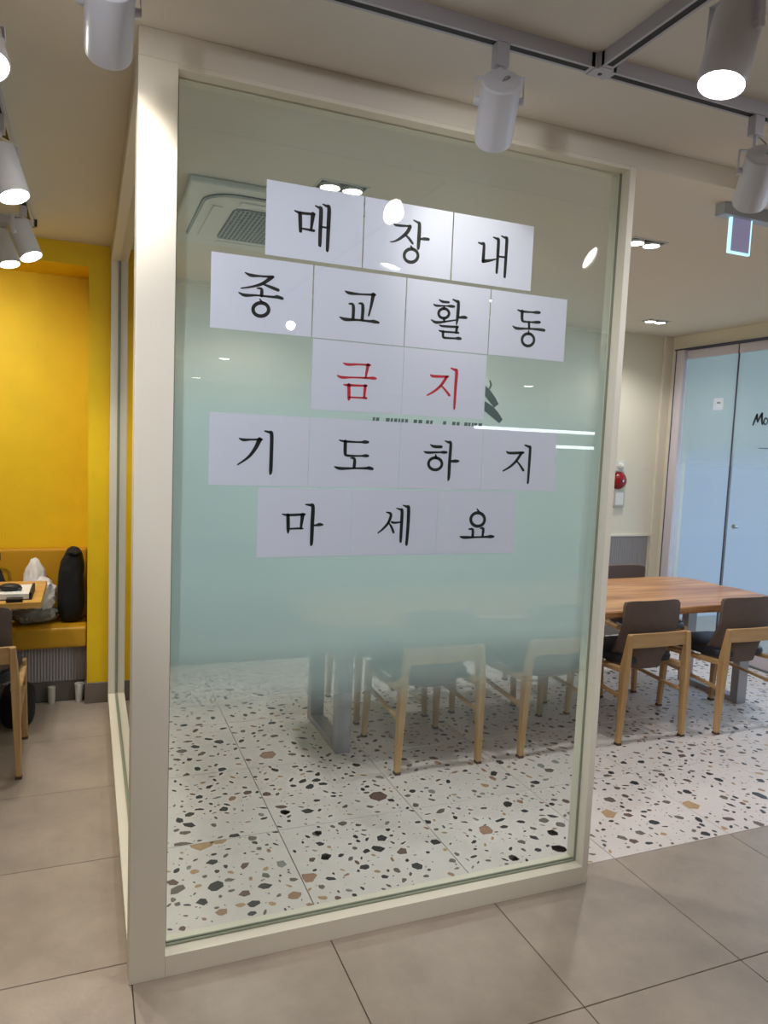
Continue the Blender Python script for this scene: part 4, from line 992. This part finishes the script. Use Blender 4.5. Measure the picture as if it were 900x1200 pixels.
# ------------------------------------------------------------------ small oak table, left edge
st = thing('side_table', (-0.56, 4.29, 0), 'small table with a thick oak top at the left edge, before the bench', 'table')
MB().box(-0.90, -0.215, 4.0, 4.585, 0.688, 0.72).build('table_top', 'oak_top', st, bevel=0.004)
MB().cyl((-0.62, 4.3, 0.012), (-0.62, 4.3, 0.675), 0.03, n=20).build('column', 'dark_plastic', st, smooth=True)
MB().box(-0.80, -0.44, 4.12, 4.48, 0.0, 0.012).build('base_plate', 'dark_plastic', st, bevel=0.003)
MB().box(-0.75, -0.49, 4.17, 4.43, 0.675, 0.6875).build('top_plate', 'dark_plastic', st)
bk = thing('open_binder', (-0.40, 4.19, 0.72), 'thick white stack of pages with a dark right edge on the oak table', 'book')
MB().box(-0.62, -0.275, 4.07, 4.32, 0.7225, 0.752).build('pages', 'book_white', bk, bevel=0.003)
MB().box(-0.62, -0.262, 4.064, 4.326, 0.72, 0.7224).build('cover', 'dark_plastic', bk)
MB().box(-0.2745, -0.262, 4.066, 4.324, 0.7225, 0.758).build('spine', 'dark_plastic', bk, bevel=0.003)
ms = thing('mouse', (-0.37, 4.16, 0.752), 'dark grey wedge-shaped mouse lying on the white pages', 'mouse')
random.seed(2)
def blob(c, r, seed, amp, freq=3.0, sub=4, flat=None, sq=1.0, taper=0.0, fold=0.0):
    bm = bmesh.new(); bmesh.ops.create_icosphere(bm, subdivisions=sub, radius=1.0)
    vs = []
    for v in bm.verts:
        p = v.co.copy()
        if sq != 1.0:
            p = Vector([math.copysign(abs(q)**sq, q) for q in p])
        nz = mnoise.fractal(p*freq+Vector((seed, seed*2, 0)), 0.8, 2.0, 4)
        rd = 1-2*abs(mnoise.noise(p*freq*0.8+Vector((seed*3, 0, seed))))
        k = 1+amp*nz+fold*rd
        tp = 1-taper*(p.z*0.5+0.5)
        q = Vector((p.x*r[0]*k*tp, p.y*r[1]*k*tp, p.z*r[2]*(1+amp*0.3*nz)))
        if flat is not None and q.z < flat: q.z = flat
        vs.append(q+Vector(c))
    fs = [tuple(v.index for v in f.verts) for f in bm.faces]
    bm.free()
    return vs, fs
MB().add(*blob((-0.37, 4.16, 0.770), (0.055, 0.034, 0.020), 3, 0.03, sub=3, flat=-0.0178)).build('shell', 'dark_plastic', ms, smooth=True)
MB().add(*blob((-0.325, 4.16, 0.762), (0.014, 0.026, 0.0095), 4, 0.02, sub=2, flat=-0.009)).build('button', 'ac_dark', ms, smooth=True)
ph = thing('phone', (-0.335, 4.03, 0.72), 'small black phone on the oak table before the white pages', 'phone')
MB().box(-0.375, -0.300, 4.006, 4.056, 0.7202, 0.738).build('body', 'dark_plastic', ph, bevel=0.003)
MB().box(-0.371, -0.304, 4.010, 4.052, 0.738, 0.7385).build('screen', 'track_slot', ph)

# things lying on the bench
jk = thing('puffer_jacket', (-0.27, 4.67, 0.455), 'crumpled white padded jacket with a grey lining heaped on the bench', 'jacket')
MB().add(*blob((-0.285, 4.685, 0.672), (0.082, 0.060, 0.165), 5, 0.18, 2.6, taper=0.45, fold=0.12)).add(*blob((-0.250, 4.665, 0.620), (0.072, 0.070, 0.110), 8, 0.22, 3.0, fold=0.14)).add(*blob((-0.32, 4.67, 0.60), (0.06, 0.07, 0.09), 9, 0.12, 2.6, fold=0.06)).build('shell', 'jacket_white', jk, smooth=True)
MB().add(*blob((-0.285, 4.66, 0.512), (0.120, 0.085, 0.056), 12, 0.16, 2.6, flat=-0.054, fold=0.08)).add(*blob((-0.330, 4.66, 0.495), (0.06, 0.09, 0.038), 14, 0.15, 3, flat=-0.037)).build('lining', 'jacket_grey', jk, smooth=True)
ct = thing('black_coat', (-0.065, 4.63, 0.455), 'black coat bundled upright on the bench against the yellow pier', 'coat')
MB().add(*blob((-0.090, 4.665, 0.660), (0.076, 0.072, 0.204), 21, 0.06, 2.4, taper=0.22, flat=-0.203, sq=0.62, fold=0.07)).add(*blob((-0.076, 4.668, 0.80), (0.058, 0.062, 0.105), 27, 0.08, 2.6, taper=0.2, sq=0.75, fold=0.08)).build('bundle', 'coat_black', ct, smooth=True)
MB().add(*blob((-0.072, 4.64, 0.872), (0.040, 0.040, 0.018), 23, 0.12, 3, fold=0.1, sub=3)).build('collar', 'coat_black', ct, smooth=True)
nb = thing('navy_bag', (-0.475, 4.66, 0.455), 'dark navy slumped bag on the bench at the left picture edge', 'bag')
MB().add(*blob((-0.500, 4.665, 0.657), (0.115, 0.068, 0.195), 31, 0.07, 2.0, taper=0.75, flat=-0.194, fold=0.05)).build('bundle', 'coat_navy', nb, smooth=True)
MB().tube([(-0.53, 4.675, 0.84), (-0.53, 4.675, 0.87), (-0.51, 4.675, 0.885), (-0.49, 4.675, 0.885), (-0.47, 4.675, 0.87), (-0.47, 4.675, 0.83)], 0.008).build('strap', 'coat_navy', nb, smooth=True)
fbg = thing('floor_bag', (-0.40, 4.22, 0), 'black soft bag standing on the floor under the oak table', 'bag')
MB().add(*blob((-0.345, 4.29, 0.10), (0.085, 0.15, 0.11), 41, 0.05, 2.0, flat=-0.0995, sq=0.7)).build('body', 'coat_black', fbg, smooth=True)
MB().tube([(-0.345, 4.22, 0.19), (-0.345, 4.23, 0.225), (-0.345, 4.29, 0.24), (-0.345, 4.35, 0.225), (-0.345, 4.36, 0.19)], 0.007).build('handle', 'coat_black', fbg, smooth=True)

cu = thing('paper_cup', (-0.043, 4.548, 0), 'white paper cup standing on the floor against the pier', 'cup')
MB().lathe((-0.043, 4.545, 0), (0.02, 0, 1), [(0, 0), (0, 0.016), (0.002, 0.017), (0.105, 0.0255), (0.108, 0.0255), (0.106, 0.0235), (0.01, 0.0155), (0.01, 0)], 24).build('body', 'cup_white', cu, smooth=True)
MB().lathe((-0.0409, 4.545, 0.105), (0.02, 0, 1), [(0, 0.0235), (0, 0.0268), (0.003, 0.0272), (0.005, 0.0262), (0.004, 0.0235)], 24).build('rim', 'cup_white', cu, smooth=True)
pc = thing('plastic_cup', (-0.19, 4.552, 0), 'small pale translucent cup on the floor before the fluted bench base', 'cup')
MB().lathe((-0.19, 4.552, 0), (0, 0, 1), [(0, 0), (0, 0.018), (0.002, 0.019), (0.088, 0.021), (0.092, 0.020), (0.09, 0.018), (0.01, 0.016), (0.01, 0)], 24).build('body', 'cup_pale', pc, smooth=True)
MB().lathe((-0.19, 4.552, 0.0925), (0, 0, 1), [(0, 0.0), (0, 0.022), (0.005, 0.022), (0.008, 0.017), (0.008, 0)], 24).build('lid', 'cup_pale', pc, smooth=True)
